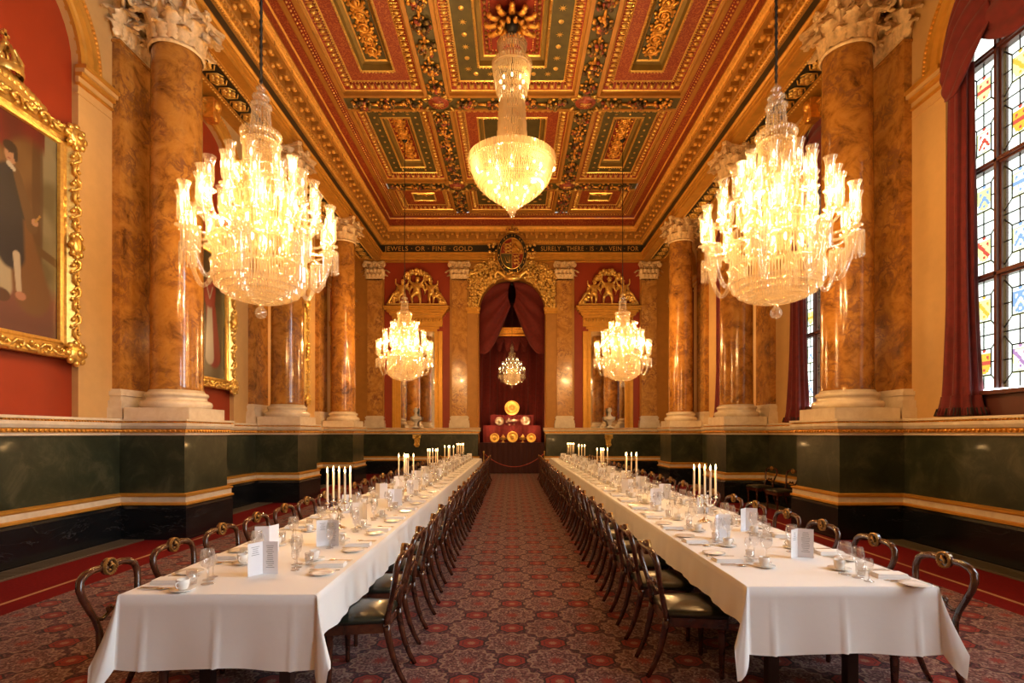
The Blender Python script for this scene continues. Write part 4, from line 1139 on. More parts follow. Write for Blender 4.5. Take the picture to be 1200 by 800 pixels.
def putto(parent, x, y, z, H, pose, flip, mat):
    """small winged child figure, arms raised to a garland; H total height"""
    k = H / 1.0; f = -1 if flip else 1; a, b2, c, d, e = pose
    J = [(0, 0, .46, .115), (0, -.02, .57, .115), (0, -.01, .69, .105), (0, -.01, .76, .05), (0, -.015, .80, .045), (0, -.02, .84, .04),
         (.08, 0, .38, .085), (.10 + a, -.06, .21, .060), (.09 + a * 1.6, .02, .04, .034), (.10 + a * 1.6, -.07, .015, .025),
         (-.08, 0, .38, .085), (-.15 + b2, -.09, .25, .060), (-.13 + b2 * 1.5, .04, .06, .034), (-.13 + b2 * 1.5, -.05, .02, .025),
         (.14, -.01, .72, .05), (.24, -.05, .72 + c, .038), (.27, -.06, .74 + c * 2.1, .028), (.27, -.07, .80 + c * 2.2, .03),
         (-.14, -.01, .72, .05), (-.25, -.05, .70 + d, .038), (-.29 + e, -.06, .72 + d * 2.1, .028), (-.29 + e, -.07, .78 + d * 2.2, .03)]
    E = [(0, 1), (1, 2), (2, 3), (3, 4), (4, 5), (0, 6), (6, 7), (7, 8), (8, 9), (0, 10), (10, 11), (11, 12), (12, 13), (2, 14), (14, 15), (15, 16), (16, 17), (2, 18), (18, 19), (19, 20), (20, 21)]
    J = [(x + f * j[0] * k, y + j[1] * k, z + j[2] * k, j[3] * k) for j in J]
    vs, fs = skin_fig(J, E, 'putto', mat, parent)
    g = MB(); g.add(vs, fs, 0, True)
    hx = x + .03 * f * k
    g.ball((hx, y - .03 * k, z + .875 * k), (.078 * k, .085 * k, .092 * k), 12, 9); g.ball((hx, y - .115 * k, z + .865 * k), (.014 * k, .018 * k, .016 * k), 6, 4); g.ball((hx, y - .10 * k, z + .825 * k), (.03 * k, .02 * k, .018 * k), 6, 4)
    for q in (-1, 1): g.ball((hx + q * .038 * k, y - .09 * k, z + .845 * k), (.026 * k, .022 * k, .024 * k), 6, 4); g.ball((hx + q * .03 * k, y - .10 * k, z + .895 * k), (.018 * k, .012 * k, .008 * k), 6, 4)
    for i in range(26):
        an = rnd.uniform(0, 2 * PI); e_ = rnd.uniform(.1, 1.2); 
        if sin(an) < -.3 and e_ < .7: continue
        g.ball((hx + .075 * k * cos(an) * cos(e_), y - .02 * k + .085 * k * sin(an) * cos(e_), z + .885 * k + .085 * k * sin(e_)), .024 * k, 6, 4)
    for sg in (-1, 1):   # wings, loincloth
        for q in range(5):
            g.tube([(x + sg * .06 * k, y + .06 * k, z + .68 * k), (x + sg * (.16 + .02 * q) * k, y + .10 * k, z + (.80 - .05 * q) * k), (x + sg * (.26 + .01 * q) * k, y + .10 * k, z + (.76 - .09 * q) * k)], [.02 * k, .035 * k, .012 * k], 5)
    g.lathe([(.12 * k, .40 * k), (.13 * k, .46 * k), (.11 * k, .50 * k)], 12, (x, y, z))
    return g.build('putto', mat, parent)
for x, nm, flip in ((MX[0], 'painting side', 0), (MX[1], 'window side', 1)):
    r = empty('sculpture_group', (x, YB - .08, 7.04))
    G = M['gold_bright']; f = -1 if flip else 1
    putto(r, -.62 * f, 0, .05, 1.05, (.03, .02, .08, .10, .05), flip, G)
    putto(r, 0, -.04, .05, 1.15, (.02, -.03, .10, .12, .04), 0, G)
    putto(r, .60 * f, 0, .05, 1.05, (-.02, .04, .12, .07, .03), not flip, G)
    g = MB()
    for i in range(70):
        a = rnd.uniform(0, PI); g.ball((.52 * cos(a) * rnd.uniform(.7, 1.1), -.05 + rnd.uniform(-.08, .06), 1.08 + .34 * sin(a) * rnd.uniform(.6, 1.15)), rnd.uniform(.05, .10), 7, 5)
    g.build('flower_garland', G, r)
    g = MB()
    for sg in (-1, 1):
        for i in range(26):
            t = i / 25; g.ball((sg * (.78 + .30 * t + rnd.uniform(-.05, .05)), -.02 + rnd.uniform(-.06, .06), .55 * (1 - t) * rnd.uniform(.4, 1) + .08), rnd.uniform(.05, .09), 7, 5)
        g.tube([(sg * .80, -.05, .62), (sg * .98, -.05, .45), (sg * 1.12, -.05, .22), (sg * 1.2, -.05, .10), (sg * 1.1, -.05, .08), (sg * 1.06, -.06, .15)], [.05, .06, .05, .05, .04, .03], 7)
    g.box(0, 0, .03, 2.5, .26, .06); g.build('scrolled_foliage', G, r)
    tag(r, 'gilded group of three winged children under a flower garland above the {} mirror'.format(nm), 'sculpture', 'gilt sculpture groups over the mirrors')
    # bust on the ledge and gilt corbel under it
    r = empty('marble_bust', (x - .04 * f, YB - .12, CAP), 0)
    J = [(0, 0, .36, .17), (0, .0, .26, .12), (0, 0, .17, .07), (0, .0, .48, .085), (0, .0, .55, .072), (0, -.01, .62, .068), (.17, 0, .40, .085), (-.17, 0, .40, .085), (.22, 0, .31, .06), (-.22, 0, .31, .06)]
    E = [(0, 1), (1, 2), (0, 3), (3, 4), (4, 5), (0, 6), (0, 7), (6, 8), (7, 9)]
    vs, fs = skin_fig(J, E, 'bust', M['marble_bust'], r, 2); g = MB(); g.add(vs, fs, 0, True)
    g.ball((0, -.02, .70), (.080, .098, .115), 16, 12); g.ball((0, -.085, .635), (.038, .03, .028), 8, 6); g.tube([(0, -.108, .735), (0, -.128, .69), (0, -.115, .680)], [.009, .015, .012], 6)
    for q in (-1, 1):
        g.ball((q * .032, -.103, .738), (.024, .014, .008), 8, 5); g.ball((q * .030, -.103, .718), (.014, .010, .009), 8, 5); g.ball((q * .040, -.070, .68), (.030, .026, .034), 8, 5); g.ball((q * .080, -.01, .70), (.012, .02, .03), 6, 5)
    g.ball((0, -.112, .660), (.022, .010, .006), 8, 4); g.ball((0, -.110, .649), (.018, .010, .006), 8, 4)
    for i in range(70):
        a = rnd.uniform(0, 2 * PI); t = rnd.uniform(-.2, 1.35)
        if sin(a) < -.1 and t < .75: continue
        g.ball((.080 * cos(a) * cos(t), -.01 + .100 * sin(a) * cos(t), .72 + .105 * sin(t)), .021, 6, 4)
    g.tube([(-.2, -.08, .42), (-.05, -.16, .34), (.12, -.15, .38), (.22, -.03, .44)], [.04, .045, .045, .03], 7)
    g.build('bust', M['marble_bust'], r)
    g = MB(); g.lathe([(0, 0), (.13, 0), (.13, .03), (.10, .05), (.07, .08), (.06, .12), (.09, .16), (.10, .18), (0, .18)], 20); g.box(0, 0, .012, .30, .26, .024); g.build('socle', M['marble_bust'], r)
    tag(r, 'white marble bust on the ledge before the {} mirror of the end wall'.format(nm), 'bust')
    g = MB(); g.poly([(-.14, 0), (-.10, -.35), (-.05, -.52), (.05, -.52), (.10, -.35), (.14, 0)], .10, 0, (x, YB - .0, 1.64), (1, 0, 0), (0, 0, 1))
    g.box(x, YB - .13, 1.62, .32, .24, .05)
    for q in (-1, 1): volute(g, (x + q * .10, YB - .16, 1.52), (q, -.5, 0), .06); volute(g, (x + q * .06, YB - .13, 1.22), (q, -.3, 0), .04)
    for i in range(12): g.ball((x + rnd.uniform(-.08, .08), YB - .15, 1.56 - .035 * i), .035, 6, 4)
    tag(g.build('gilt_corbel', M['gold_bright']), 'small gilt scrolled corbel under the bust ledge, {}'.format(nm), 'corbel')

# ================================================================== ALCOVE
# carved foliage round the arch head
for sg, nm in ((-1, 'painting side'), (1, 'window side')):
    g = MB(); r_ = random.Random(5 + sg)
    for i in range(620):
        x = r_.uniform(.42, 1.80); z = r_.uniform(6.98, 8.98)
        d = sqrt(x * x + (z - AS) ** 2)
        if d < AR + .03: continue
        if z > 8.9 - .2 * (x - .8) and x > .8: continue
        if d > 2.35: continue
        r0 = r_.uniform(.035, .085)
        if i % 4 == 0:
            a = r_.uniform(0, 6.28); pts = []
            for q in range(9):
                t = q / 8; rr = .11 * (1 - .75 * t); an = a + t * 4.2
                pts.append((sg * x + rr * cos(an), YB - .05 - .05 * t, z + rr * sin(an)))
            g.tube(pts, [.028 - .014 * q / 8 for q in range(9)], 5)
        else: g.ball((sg * x, YB + .0 - r_.uniform(0, .12), z), (r0, r0 * .7, r0), 6, 4)
    for i in range(34):
        t = PI / 2 * i / 34; g.ball((sg * (AR + .03) * cos(t), YB - .02, AS + (AR + .03) * sin(t)), .045, 6, 4)
    tag(g.build('carved_spandrel', M['gold_bright']), 'gilt carved foliage spandrel over the dark alcove arch, {}'.format(nm), 'carving', 'carved foliage over the alcove')
# coat of arms
r = empty('coat_of_arms', (0, 21.62, 9.03)); OX, OZ = .46, .62
g = MB()
ov = lambda k, y, n=40: [(OX * k * cos(2 * PI * i / n), y, OZ * k * sin(2 * PI * i / n)) for i in range(n)]
def oval(g, k0, y0, k1, y1, m, n=40):
    a, b2 = ov(k0, y0), ov(k1, y1); g.add(a + b2, [(i, (i + 1) % n, (i + 1) % n + n, i + n) for i in range(n)], m)
oval(g, 1.34, .10, 1.34, -.02, 1); oval(g, 1.34, -.02, 1.30, -.05, 1); oval(g, 1.30, -.05, 1.05, -.05, 0); oval(g, 1.05, -.05, 1.0, -.07, 1); oval(g, 1.0, -.07, .98, -.03, 1)
for i in range(30):
    a = 2 * PI * (i + .5) / 30; x, z = OX * 1.175 * cos(a), OZ * 1.175 * sin(a)
    if i % 3 != 2: g.box(x, -.056, z, .03, .02, .075, 1)
g.build('garter_band', [M['black_frieze'], M['gold_bright']], r)
g = MB(); n = 12
# quartered field: red, gold, blue-black quarters with gilt charges
for q, m in ((0, 2), (1, 0), (2, 3), (3, 0)):
    pts = [(0, 0)] + [(OX * .98 * cos(q * PI / 2 + PI / 2 * i / n), OZ * .98 * sin(q * PI / 2 + PI / 2 * i / n)) for i in range(n + 1)]
    g.add([(p[0], -.03, p[1]) for p in pts], [tuple(range(len(pts)))], m)
def lion(g, x, z, k, m, up=False):
    if up: A = Matrix.Rotation(PI * .3, 4, 'Y')
    else: A = Matrix.Identity(4)
    def P(a, c): v = A @ Vector((a * k, 0, c * k)); return (x + v.x, -.055, z + v.z)
    g.tube([P(-.09, .0), P(0, .015), (P(.08, .02))], [.028 * k * 1.1, .026 * k, .034 * k], 6, m); g.ball(P(.11, .05), (.038 * k,) * 3, 6, 5, m)
    for u in (-.08, -.04, .05, .09): g.tube([P(u, -.01), P(u + .015, -.07)], [.018 * k, .010 * k], 5, m)
    g.tube([P(-.09, .01), P(-.14, .05), P(-.11, .10)], [.01 * k, .008 * k, .014 * k], 5, m)
for i in range(3): lion(g, -.18, .36 - .14 * i, 1.15, 1)
for i in range(3): lion(g, .17, -.12 - .14 * i, 1.0, 1)
lion(g, .17, .22, 2.0, 2, True); g.tube([(.04, -.05, .04), (.34, -.05, .04)], .01, 5, 2)
g.tube([(-.30, -.05, -.12), (-.22, -.06, -.36), (-.10, -.06, -.38)], .018, 6, 1); g.tube([(-.10, -.05, -.10), (-.08, -.05, -.40)], .014, 6, 1)
for i in range(6): g.tube([(-.10, -.05, -.14 - .04 * i), (-.25 + .02 * i, -.05, -.14 - .04 * i)], .004, 4, 1)
g.box(0, -.04, 0, .018, .02, 2 * OZ * .96, 1); g.box(0, -.04, 0, 2 * OX * .96, .02, .018, 1)
g.build('quartered_shield', [M['red_deep'], M['gold_bright'], M['gold'], M['dark_green']], r).data.materials[2] = M['gold_paint']
g = MB(); crown(g, (0, -.02, OZ * 1.34 - .04), .24)
for q in (-1, 1): 
    g.ball((q * .17, -.02, OZ * 1.34 + .20), (.13, .08, .11), 8, 6, 1)
g.build('crown', [M['gold_bright'], M['red_deep']], r)
g = MB()
for i in range(34):
    g.ball((rnd.uniform(-.34, .34), -.02, rnd.uniform(-1.0, -.72)), rnd.uniform(.04, .08), 6, 4)
for sg in (-1, 1):
    g.tube([(sg * .12, -.05, -.98), (sg * .30, -.06, -.95), (sg * .46, -.06, -.80), (sg * .58, -.06, -.74), (sg * .70, -.05, -.84), (sg * .66, -.05, -.98), (sg * .56, -.05, -.94)], [.10, .10, .09, .09, .08, .06, .03], 8)
    for i in range(26): g.ball((sg * rnd.uniform(.60, .95), .02, rnd.uniform(-.5, .45)), rnd.uniform(.03, .07), 6, 4)
g.tube([(-.30, -.06, -.98), (0, -.08, -1.04), (.30, -.06, -.98)], [.10, .13, .10], 8)
for i in range(10): g.ball((rnd.uniform(-.2, .2), -.1, -.86 + rnd.uniform(-.06, .08)), .06, 6, 4)
g.build('scroll_mount', M['gold_bright'], r)
tag(r, 'oval painted coat of arms in a lettered band under a gilt crown above the alcove', 'coat of arms')

# curtains inside the alcove
g = MB(); vs = []; nx, nz_ = 120, 24
for i in range(nx + 1):
    u = i / nx; a = (u - .5) * PI * 1.0
    for j in range(nz_ + 1):
        z = 1.2 + 6.6 * j / nz_
        x = 1.9 * sin(a) ; y = 23.35 + 1.45 * cos(a) ** .8 if abs(a) < PI / 2 - 1e-4 else 23.35
        f = .07 * sin(u * 90 + .3 * sin(z)) + .04 * sin(u * 37 + z * .6)
        vs.append((x - sin(a) * f, y - cos(a) * f, z))
k = nz_ + 1
g.add(vs, [(i * k + j, (i + 1) * k + j, (i + 1) * k + j + 1, i * k + j + 1) for i in range(nx) for j in range(nz_)], 0, True)
o = g.build('alcove_curtain', M['velvet_dark']); tag(o, 'dark crimson curtain hanging in folds round the back of the alcove', 'curtain'); md = o.modifiers.new('cloth', 'SOLIDIFY'); md.thickness = .01
for sg, nm in ((-1, 'painting side'), (1, 'window side')):
    g = MB(); vs = []; n, m_ = 34, 30
    # a heavy looped drape from the crown of the arch to the jamb
    for i in range(n + 1):
        s_ = i / n
        for j in range(m_ + 1):
            t = j / m_
            xo = 1.42; zo_t = 8.15; xi = .10
            x = xi * .5 + (xo - xi * .5) * s_
            zt = 8.2 - .5 * s_ ** 2 - .55 * s_ ** 6
            zb = 7.15 - 2.05 * sin(min(1, s_ * 1.05) * PI * .55) ** 1.1 if s_ < .93 else 5.1
            xx = x + .12 * sin(PI * t) * (1 - s_)
            z = zt + (zb - zt) * t
            y = 22.72 - .20 * sin(PI * t) * sin(PI * min(1, s_ + .05)) - .05 * sin(t * 7 * PI + s_ * 2.5) * (sin(PI * min(1, s_ * .9 + .1)) + .1)
            vs.append((sg * xx, y, z))
    k = m_ + 1
    g.add(vs, [(i * k + j, (i + 1) * k + j, (i + 1) * k + j + 1, i * k + j + 1) for i in range(n) for j in range(m_)], 0, True)
    o = g.build('alcove_swag', M['velvet_dark']); md = o.modifiers.new('cloth', 'SOLIDIFY'); md.thickness = .012
    tag(o, 'crimson looped drape in the upper alcove, {} half'.format(nm), 'drapery', 'looped drapes of the alcove')
    # straight drape down the jamb
    g = MB(); g.lathe([(.24, 0.02), (.22, .5), (.20, 2), (.17, 4), (.19, 5.6), (.20, 6.2)], 48, wav=lambda a, z: 1 + .2 * sin(8 * a + .2 * z))
    o = g.build('alcove_side_drape', M['velvet_dark'], None, (sg * 1.68, 23.05, 0)); o.scale = (1, .7, 1)
    tag(o, 'straight crimson drape against the alcove jamb, {}'.format(nm), 'curtain', 'side drapes of the alcove')
g = MB(); g.box(0, 23.7, 6.28, 1.5, .10, .14); g.box(0, 23.66, 6.18, 1.5, .14, .05); g.box(0, 23.64, 6.38, 1.6, .18, .05); g.box(0, 23.74, 6.08, 1.5, .06, .12)
tag(g.build('gilt_pelmet', M['gold']), 'gilt pelmet bar seen between the looped drapes of the alcove', 'pelmet')
# looped back valance under the pelmet
g = MB()
for k_ in range(4):
    x0 = -.75 + k_ * .375; vs = []; n = 14; m_ = 10
    for i in range(n + 1):
        s_ = i / n
        for j in range(m_ + 1):
            t = j / m_; vs.append((x0 + .375 * s_, 23.72 - .08 * sin(PI * t) * sin(PI * s_) - .02 * sin(t * 14), 6.05 - t * (.25 + .45 * sin(PI * s_))))
    k = m_ + 1; g.add(vs, [(i * k + j, (i + 1) * k + j, (i + 1) * k + j + 1, i * k + j + 1) for i in range(n) for j in range(m_)], 0, True)
o = g.build('curtain_valance', M['velvet_dark']); md = o.modifiers.new('cloth', 'SOLIDIFY'); md.thickness = .01
tag(o, 'scalloped crimson valance below the gilt pelmet in the alcove', 'drapery')
# stepped display
r = empty('display_buffet', (0, 22.9, 0))
M['table_velvet'] = princ('maroon_velvet', (.035, .004, .005), .8)
g = MB(); vs = []
def skirt(g, w, yf, yb_, z0, z1, rip):
    pts = []
    n = 60
    for i in range(n + 1):
        x = -w / 2 + w * i / n; pts.append((x, yf + rip * sin(i * 1.3)))
    for i in range(len(pts) - 1):
        a, c = pts[i], pts[i + 1]
        g.add([(a[0], a[1] - rip, z0), (c[0], c[1] - rip, z0), (c[0], c[1], z1), (a[0], a[1], z1)], [(0, 1, 2, 3)], 0, True)
    for sx in (-1, 1): g.quad((sx * w / 2, yf, z0), (sx * w / 2, yb_, z0), (sx * w / 2, yb_, z1), (sx * w / 2, yf, z1))
    g.quad((-w / 2, yf, z1), (w / 2, yf, z1), (w / 2, yb_, z1), (-w / 2, yb_, z1))
skirt(g, 2.76, -.55, .9, 0.01, 1.30, .02)
g.build('draped_table', M['table_velvet'], r)
for nm, w, yf, z0, z1 in (('lower_step', 2.5, .0, 1.30, 2.02), ('upper_step', 1.9, .38, 2.02, 2.48)):
    g = MB(); skirt(g, w, yf, .9, z0, z1, .008); g.box(0, yf + .04, z1 + .01, w + .04, .10, .025); g.build(nm, M['velvet'], r)
tag(r, 'stepped display buffet draped in crimson velvet inside the alcove', 'buffet')
def dish_mesh(rad):
    g = MB(); g.lathe([(0, -.035), (rad * .3, -.035), (rad * .34, -.02), (rad * .62, -.01), (rad * .68, -.035), (rad * .95, -.055), (rad, -.05), (rad, -.03), (rad * .66, 0), (0, 0)], 28)
    for q in range(16):
        a = q * PI / 8; g.ball((rad * .82 * cos(a), rad * .82 * sin(a), -.052), (rad * .09, rad * .09, .012), 6, 4)
    for q in range(6):
        a = q * PI / 3; g.ball((rad * .18 * cos(a), rad * .18 * sin(a), -.04), (rad * .1, rad * .1, .02), 6, 4)
    return g
for (px, z, y, rad, lab) in ((0, 2.505, 23.62, .33, 'largest round gilt dish standing on the top step of the alcove buffet'), (-.55, 2.045, 23.24, .19, 'round silver gilt dish on the middle step of alcove buffet, painting side'), (.60, 2.045, 23.24, .20, 'round silver gilt dish on the middle step of alcove buffet, window side'),
                             (-.75, 1.305, 22.80, .20, 'round gilt dish on lowest step of alcove buffet, painting side'), (.02, 1.305, 22.80, .24, 'round gilt dish in the middle of the lowest step of alcove buffet'), (.83, 1.305, 22.80, .20, 'round gilt dish on lowest step of alcove buffet, window side')):
    o = dish_mesh(rad).build('gilt_dish', M['gold_bright'] if rad > .21 or abs(px) > .7 else M['silver'], None, (px, y, z + rad * .98)); o.rotation_euler = (-PI / 2 - .12, 0, 0)
    tag(o, lab, 'dish', 'gilt dishes on the alcove buffet')
for (x, z, y, lab) in ((-.13, 2.045, 23.1, 'small silver covered cup on the middle step of the buffet, painting side of the pair'), (.08, 2.045, 23.1, 'small silver covered cup on the middle step of the buffet, window side of the pair'), (-.38, 1.302, 22.6, 'small gilt cup beside the middle dish on the lowest step, painting side'), (.46, 1.302, 22.6, 'small gilt cup beside the middle dish on the lowest step, window side')):
    g = MB(); g.lathe([(0, 0), (.07, 0), (.07, .015), (.03, .04), (.02, .08), (.03, .10), (.075, .15), (.085, .22), (.09, .24), (.08, .245), (.06, .28), (.02, .31), (.025, .34), (0, .36)], 16)
    for q in (-1, 1): g.tube([(q * .08, 0, .22), (q * .13, 0, .21), (q * .12, 0, .15), (q * .06, 0, .13)], .010, 5)
    tag(g.build('covered_cup', M['silver'] if z > 1.5 else M['gold_bright'], None, (x, y, z + .002)), lab, 'cup', 'covered cups on the alcove buffet')
for sg, nm in ((-1, 'picture side'), (1, 'window side')):
    r = empty('barrier_post', ((-1.10, 1.26)[sg > 0], 20.55, 0))
    g = MB(); g.lathe([(0, 0), (.15, 0), (.15, .015), (.05, .035), (.015, .05), (.013, .90), (.02, .92), (.013, .94), (.03, .96), (.035, .985), (.02, 1.01), (0, 1.02)], 16); g.build('post', M['gold_bright'], r)
    tag(r, 'slim brass barrier post at the far end of the {} table'.format(nm), 'barrier post', 'brass barrier posts before the alcove')
g = MB(); g.tube([(-1.10 + 2.36 * i / 20, 20.55, .92 - .52 * (1 - ((i - 10) / 10) ** 2)) for i in range(21)], .016, 6)
tag(g.build('barrier_rope', M['red_deep']), 'sagging red rope strung between the two brass barrier posts', 'rope')
# ================================================================== CHANDELIERS
def prisms(g, r, z0, z1, n, w=.016, m=0, a0=0, r1=None):
    r1 = r if r1 is None else r1
    for i in range(n):
        a = a0 + 2 * PI * i / n; ca, sa = cos(a), sin(a)
        def P(rr, t, z): return (rr * ca - t * sa, rr * sa + t * ca, z)
        h = w / 2; zm = z1 + (z0 - z1) * .88
        g.add([P(r1 + h, 0, z1), P(r1, h, z1), P(r1 - h, 0, z1), P(r1, -h, z1), P(r + h, 0, zm), P(r, h, zm), P(r - h, 0, zm), P(r, -h, zm), P(r, 0, z0)],
              [(0, 1, 2, 3), (0, 4, 5, 1), (1, 5, 6, 2), (2, 6, 7, 3), (3, 7, 4, 0), (4, 8, 5), (5, 8, 6), (6, 8, 7), (7, 8, 4)], m)
def beads(g, r, z, n, s=.014, m=0, sag=0, k=0):
    for i in range(n):
        a = 2 * PI * i / n; g.ball((r * cos(a), r * sin(a), z - (sag * abs(sin(a * k / 2)) if sag else 0)), (s, s, s), 4, 3, m)
def lamp_arm(rb, zb, r, zc, dip, withprism, rnd_):
    """arm in the +x direction: returns arm mesh, shade mesh, lamp mesh (cup at radius r, height zc)"""
    g = MB(); n = 12; pts = []
    for i in range(n + 1):
        t = i / n; x = rb + (r - rb) * t; z = zb + (zc - .05 - zb) * t ** 2.2 - dip * sin(PI * t) ** .9
        pts.append((x, 0, z))
    g.tube(pts, .028 if withprism else .015, 8 if withprism else 6)
    c = (r, 0, zc)
    g.lathe([(.012, -.07), (.03, -.05), (.02, -.03), (.055, -.005), (.075, .0), (.078, .012), (.03, .008), (.022, .03), (.03, .06), (0, .06)], 12, c)
    if withprism:
        g.lathe([(.07, 0), (.10, .005), (.10, .025), (.07, .03)], 14, c)
        for i in range(16):
            a = 2 * PI * i / 16
            x, y = r + .095 * cos(a), .095 * sin(a)
            g.box(x, y, zc - .12, .018, .018, .24, 0, rz=a)
            g.ball((x, y, zc - .255), (.013, .013, .02), 4, 3)
    s = MB(); s.lathe([(.030, .05), (.048, .08), (.055, .14), (.053, .24), (.050, .32), (.058, .37), (.078, .41)], 14, c)
    l = MB(); l.lathe([(.013, .06), (.013, .23)], 6, c, 0); 
    f = MB(); f.lathe([(0, .225), (.014, .245), (.017, .265), (.010, .295), (0, .325)], 6, c, 0)
    return g, s, l, f
def big_chandelier():
    root = empty('crystal_chandelier')
    # heights relative to the tip of the finial (z = 3.19 m above the floor)
    g = MB()   # bowl
    g.lathe([(0, 0), (.05, .015), (.075, .06), (.07, .11), (.03, .15), (.02, .18), (.05, .20), (.12, .215), (.13, .23), (.06, .25), (.03, .27)], 16)
    g.build('finial', M['crystal_clear'], root)
    g = MB()
    rows = [(.16, .26), (.27, .285), (.37, .32), (.46, .37), (.53, .44)]
    for (r, z) in rows:
        prisms(g, r, z - .06, z + .03, int(2 * PI * r / .024), .022); beads(g, r + .01, z + .035, int(2 * PI * r / .03), .012)
    for (r, z) in rows: g.lathe([(r - .02, z + .03), (r + .015, z + .035), (r - .02, z + .045)], 36)
    prisms(g, .56, .44, .66, 96, .022); beads(g, .565, .67, 90, .014); prisms(g, .545, .64, .93, 90, .022)
    g.lathe([(.575, .66), (.59, .67), (.575, .68)], 40)
    g.lathe([(.50, .92), (.56, .93), (.60, .96), (.58, .98), (.50, .97)], 40); beads(g, .60, .965, 84, .015)
    g.build('crystal_bowl', M['crystal_bowl'], root)
    g = MB()   # central stem: drums of prisms, crowned canopies
    for (r, z0, z1, n) in ((.36, .98, 1.30, 60), (.30, 1.30, 1.62, 52), (.24, 1.62, 1.92, 44), (.205, 1.90, 2.26, 40)):
        prisms(g, r, z0, z1, n, .024); g.lathe([(r - .05, z1), (r + .02, z1), (r + .035, z1 + .015), (r - .02, z1 + .03)], 30); beads(g, r + .03, z1, int(2 * PI * r / .035), .014)
    for (r, z, n) in ((.55, 1.05, 60), (.47, 1.38, 50), (.33, 1.70, 40)):     # hanging chain garlands between tiers
        prisms(g, r, z - .10, z + .06, n, .020); g.lathe([(r - .02, z + .07), (r + .02, z + .08), (r - .02, z + .09)], 32)
    g.build('stem_drum', M['crystal'], root)
    g = MB()   # petal crown
    g.lathe([(.20, 2.25), (.215, 2.27), (.215, 2.33), (.19, 2.35)], 30)
    for i in range(26):
        a = 2 * PI * i / 26; g.ball((.225 * cos(a), .225 * sin(a), 2.375), (.035, .035, .045), 6, 5)
    beads(g, .222, 2.31, 40, .013); beads(g, .222, 2.28, 40, .011)
    g.build('petal_crown', M['crystal'], root)
    g = MB()   # upper spire of chains
    prisms(g, .125, 2.36, 2.70, 22, .016, r1=.10); prisms(g, .10, 2.70, 2.74, 18, .016)
    for i in range(16):
        for q in range(11): a = 2 * PI * i / 16; t = q / 10; g.ball(((.135 - .03 * t) * cos(a), (.135 - .03 * t) * sin(a), 2.36 + .36 * t), (.011, .011, .014), 4, 3)
    g.lathe([(.09, 2.72), (.12, 2.74), (.115, 2.77), (.06, 2.79), (.06, 2.84), (.095, 2.86), (.09, 2.885), (.04, 2.90), (.035, 2.95), (.06, 2.965), (.055, 2.985), (.02, 3.02), (.012, 3.08)], 18)
    for i in range(12):
        a = 2 * PI * i / 12; g.ball((.12 * cos(a), .12 * sin(a), 2.745), (.02, .02, .03), 5, 4); g.ball((.095 * cos(a), .095 * sin(a), 2.86), (.016, .016, .024), 5, 4)
    g.build('spire', M['crystal_clear'], root)
    # lamp arms
    proto = []
    spec = [  # rb, zb, r, zc, dip, n, prism, phase
        (.54, .66, .86, .90, .30, 8, True, .2), (.50, .98, .88, 1.06, .06, 16, False, .05), (.42, 1.05, .66, 1.40, .08, 14, False, .12), (.30, 1.35, .41, 1.68, .05, 9, False, .0)]
    for si, (rb, zb, r, zc, dip, n, pz, ph) in enumerate(spec):
        ga, gs, gl, gf = lamp_arm(rb, zb, r, zc, dip, pz, None)
        base = None
        for i in range(n):
            an = ph + 2 * PI * i / n
            if base is None:
                a = ga.build('arm', M['crystal_clear'], root); kids = []
                if not pz or True:
                    s_ = gs.build('glass_shade', M['crystal_clear'], a); l_ = gl.build('candle_tube', M['crystal'], a); f_ = gf.build('lamp_flame', M['bulb'], a); kids = [s_, l_, f_]
                if pz:   # lowest arms carry only a fringed cup
                    bpy.data.objects.remove(s_); bpy.data.objects.remove(l_); bpy.data.objects.remove(f_); kids = []
                base = (a, kids)
            else:
                a = base[0].copy(); COL.objects.link(a); a.parent = root
                for kq in base[1]: q = kq.copy(); COL.objects.link(q); q.parent = a
            a.rotation_euler = (0, 0, an)
    return root
def chain(root, z0, z1, thick):
    g = MB(); L = z1 - z0
    if thick:
        n = int(L / .055); 
        for i in range(n):
            z = z0 + (i + .5) * L / n; a = (i % 2) * PI / 2
            g.tube([(.018 * cos(a) * cos(t), .018 * sin(a) * cos(t), z + .036 * sin(t)) for t in [k * PI / 4 for k in range(8)]], .007, 4, closed=True)
        g.tube([(.0, .0, z0), (.006, .004, z0 + L * .5), (0, 0, z1)], .016, 6)
    else: g.tube([(0, 0, z0), (0, 0, z1)], .012, 6)
    g.lathe([(.0, z1 - .10), (.04, z1 - .09), (.09, z1 - .03), (.10, z1)], 12)
    return g.build('suspension_chain', M['iron'], root)
ch0 = big_chandelier(); freeze(ch0)
RT = CEIL + .33
spots = [(-3.25, 6.85, 3.18, 'great crystal chandelier hanging in front of the crowned portrait'), (3.42, 6.85, 3.18, 'great crystal chandelier hanging in front of the first stained glass window'),
         (-3.32, 16.35, 3.12, 'crystal chandelier hanging before the painting side mirror of end wall'), (3.42, 16.35, 3.12, 'crystal chandelier hanging before the window side mirror of end wall')]
for i, (x, y, z, lab) in enumerate(spots):
    o = ch0 if i == 0 else copy_tree(ch0)
    o.location = (x, y, z); o.rotation_euler = (0, 0, i * .7); tag(o, lab, 'chandelier', 'great crystal chandeliers of the side aisles')
    if i: o.scale = (1, 1, 1) if i == 1 else (.93, .93, .96)
    chain(o, 3.05, (RT - z) / o.scale[2], i < 2)
# small one in the alcove
o = copy_tree(ch0); o.location = (0, 22.55, 3.62); o.scale = (.62, .62, .62); tag(o, 'small crystal chandelier hanging inside the dark alcove', 'chandelier'); chain(o, 3.05, (8.05 - 3.62) / .62, False)
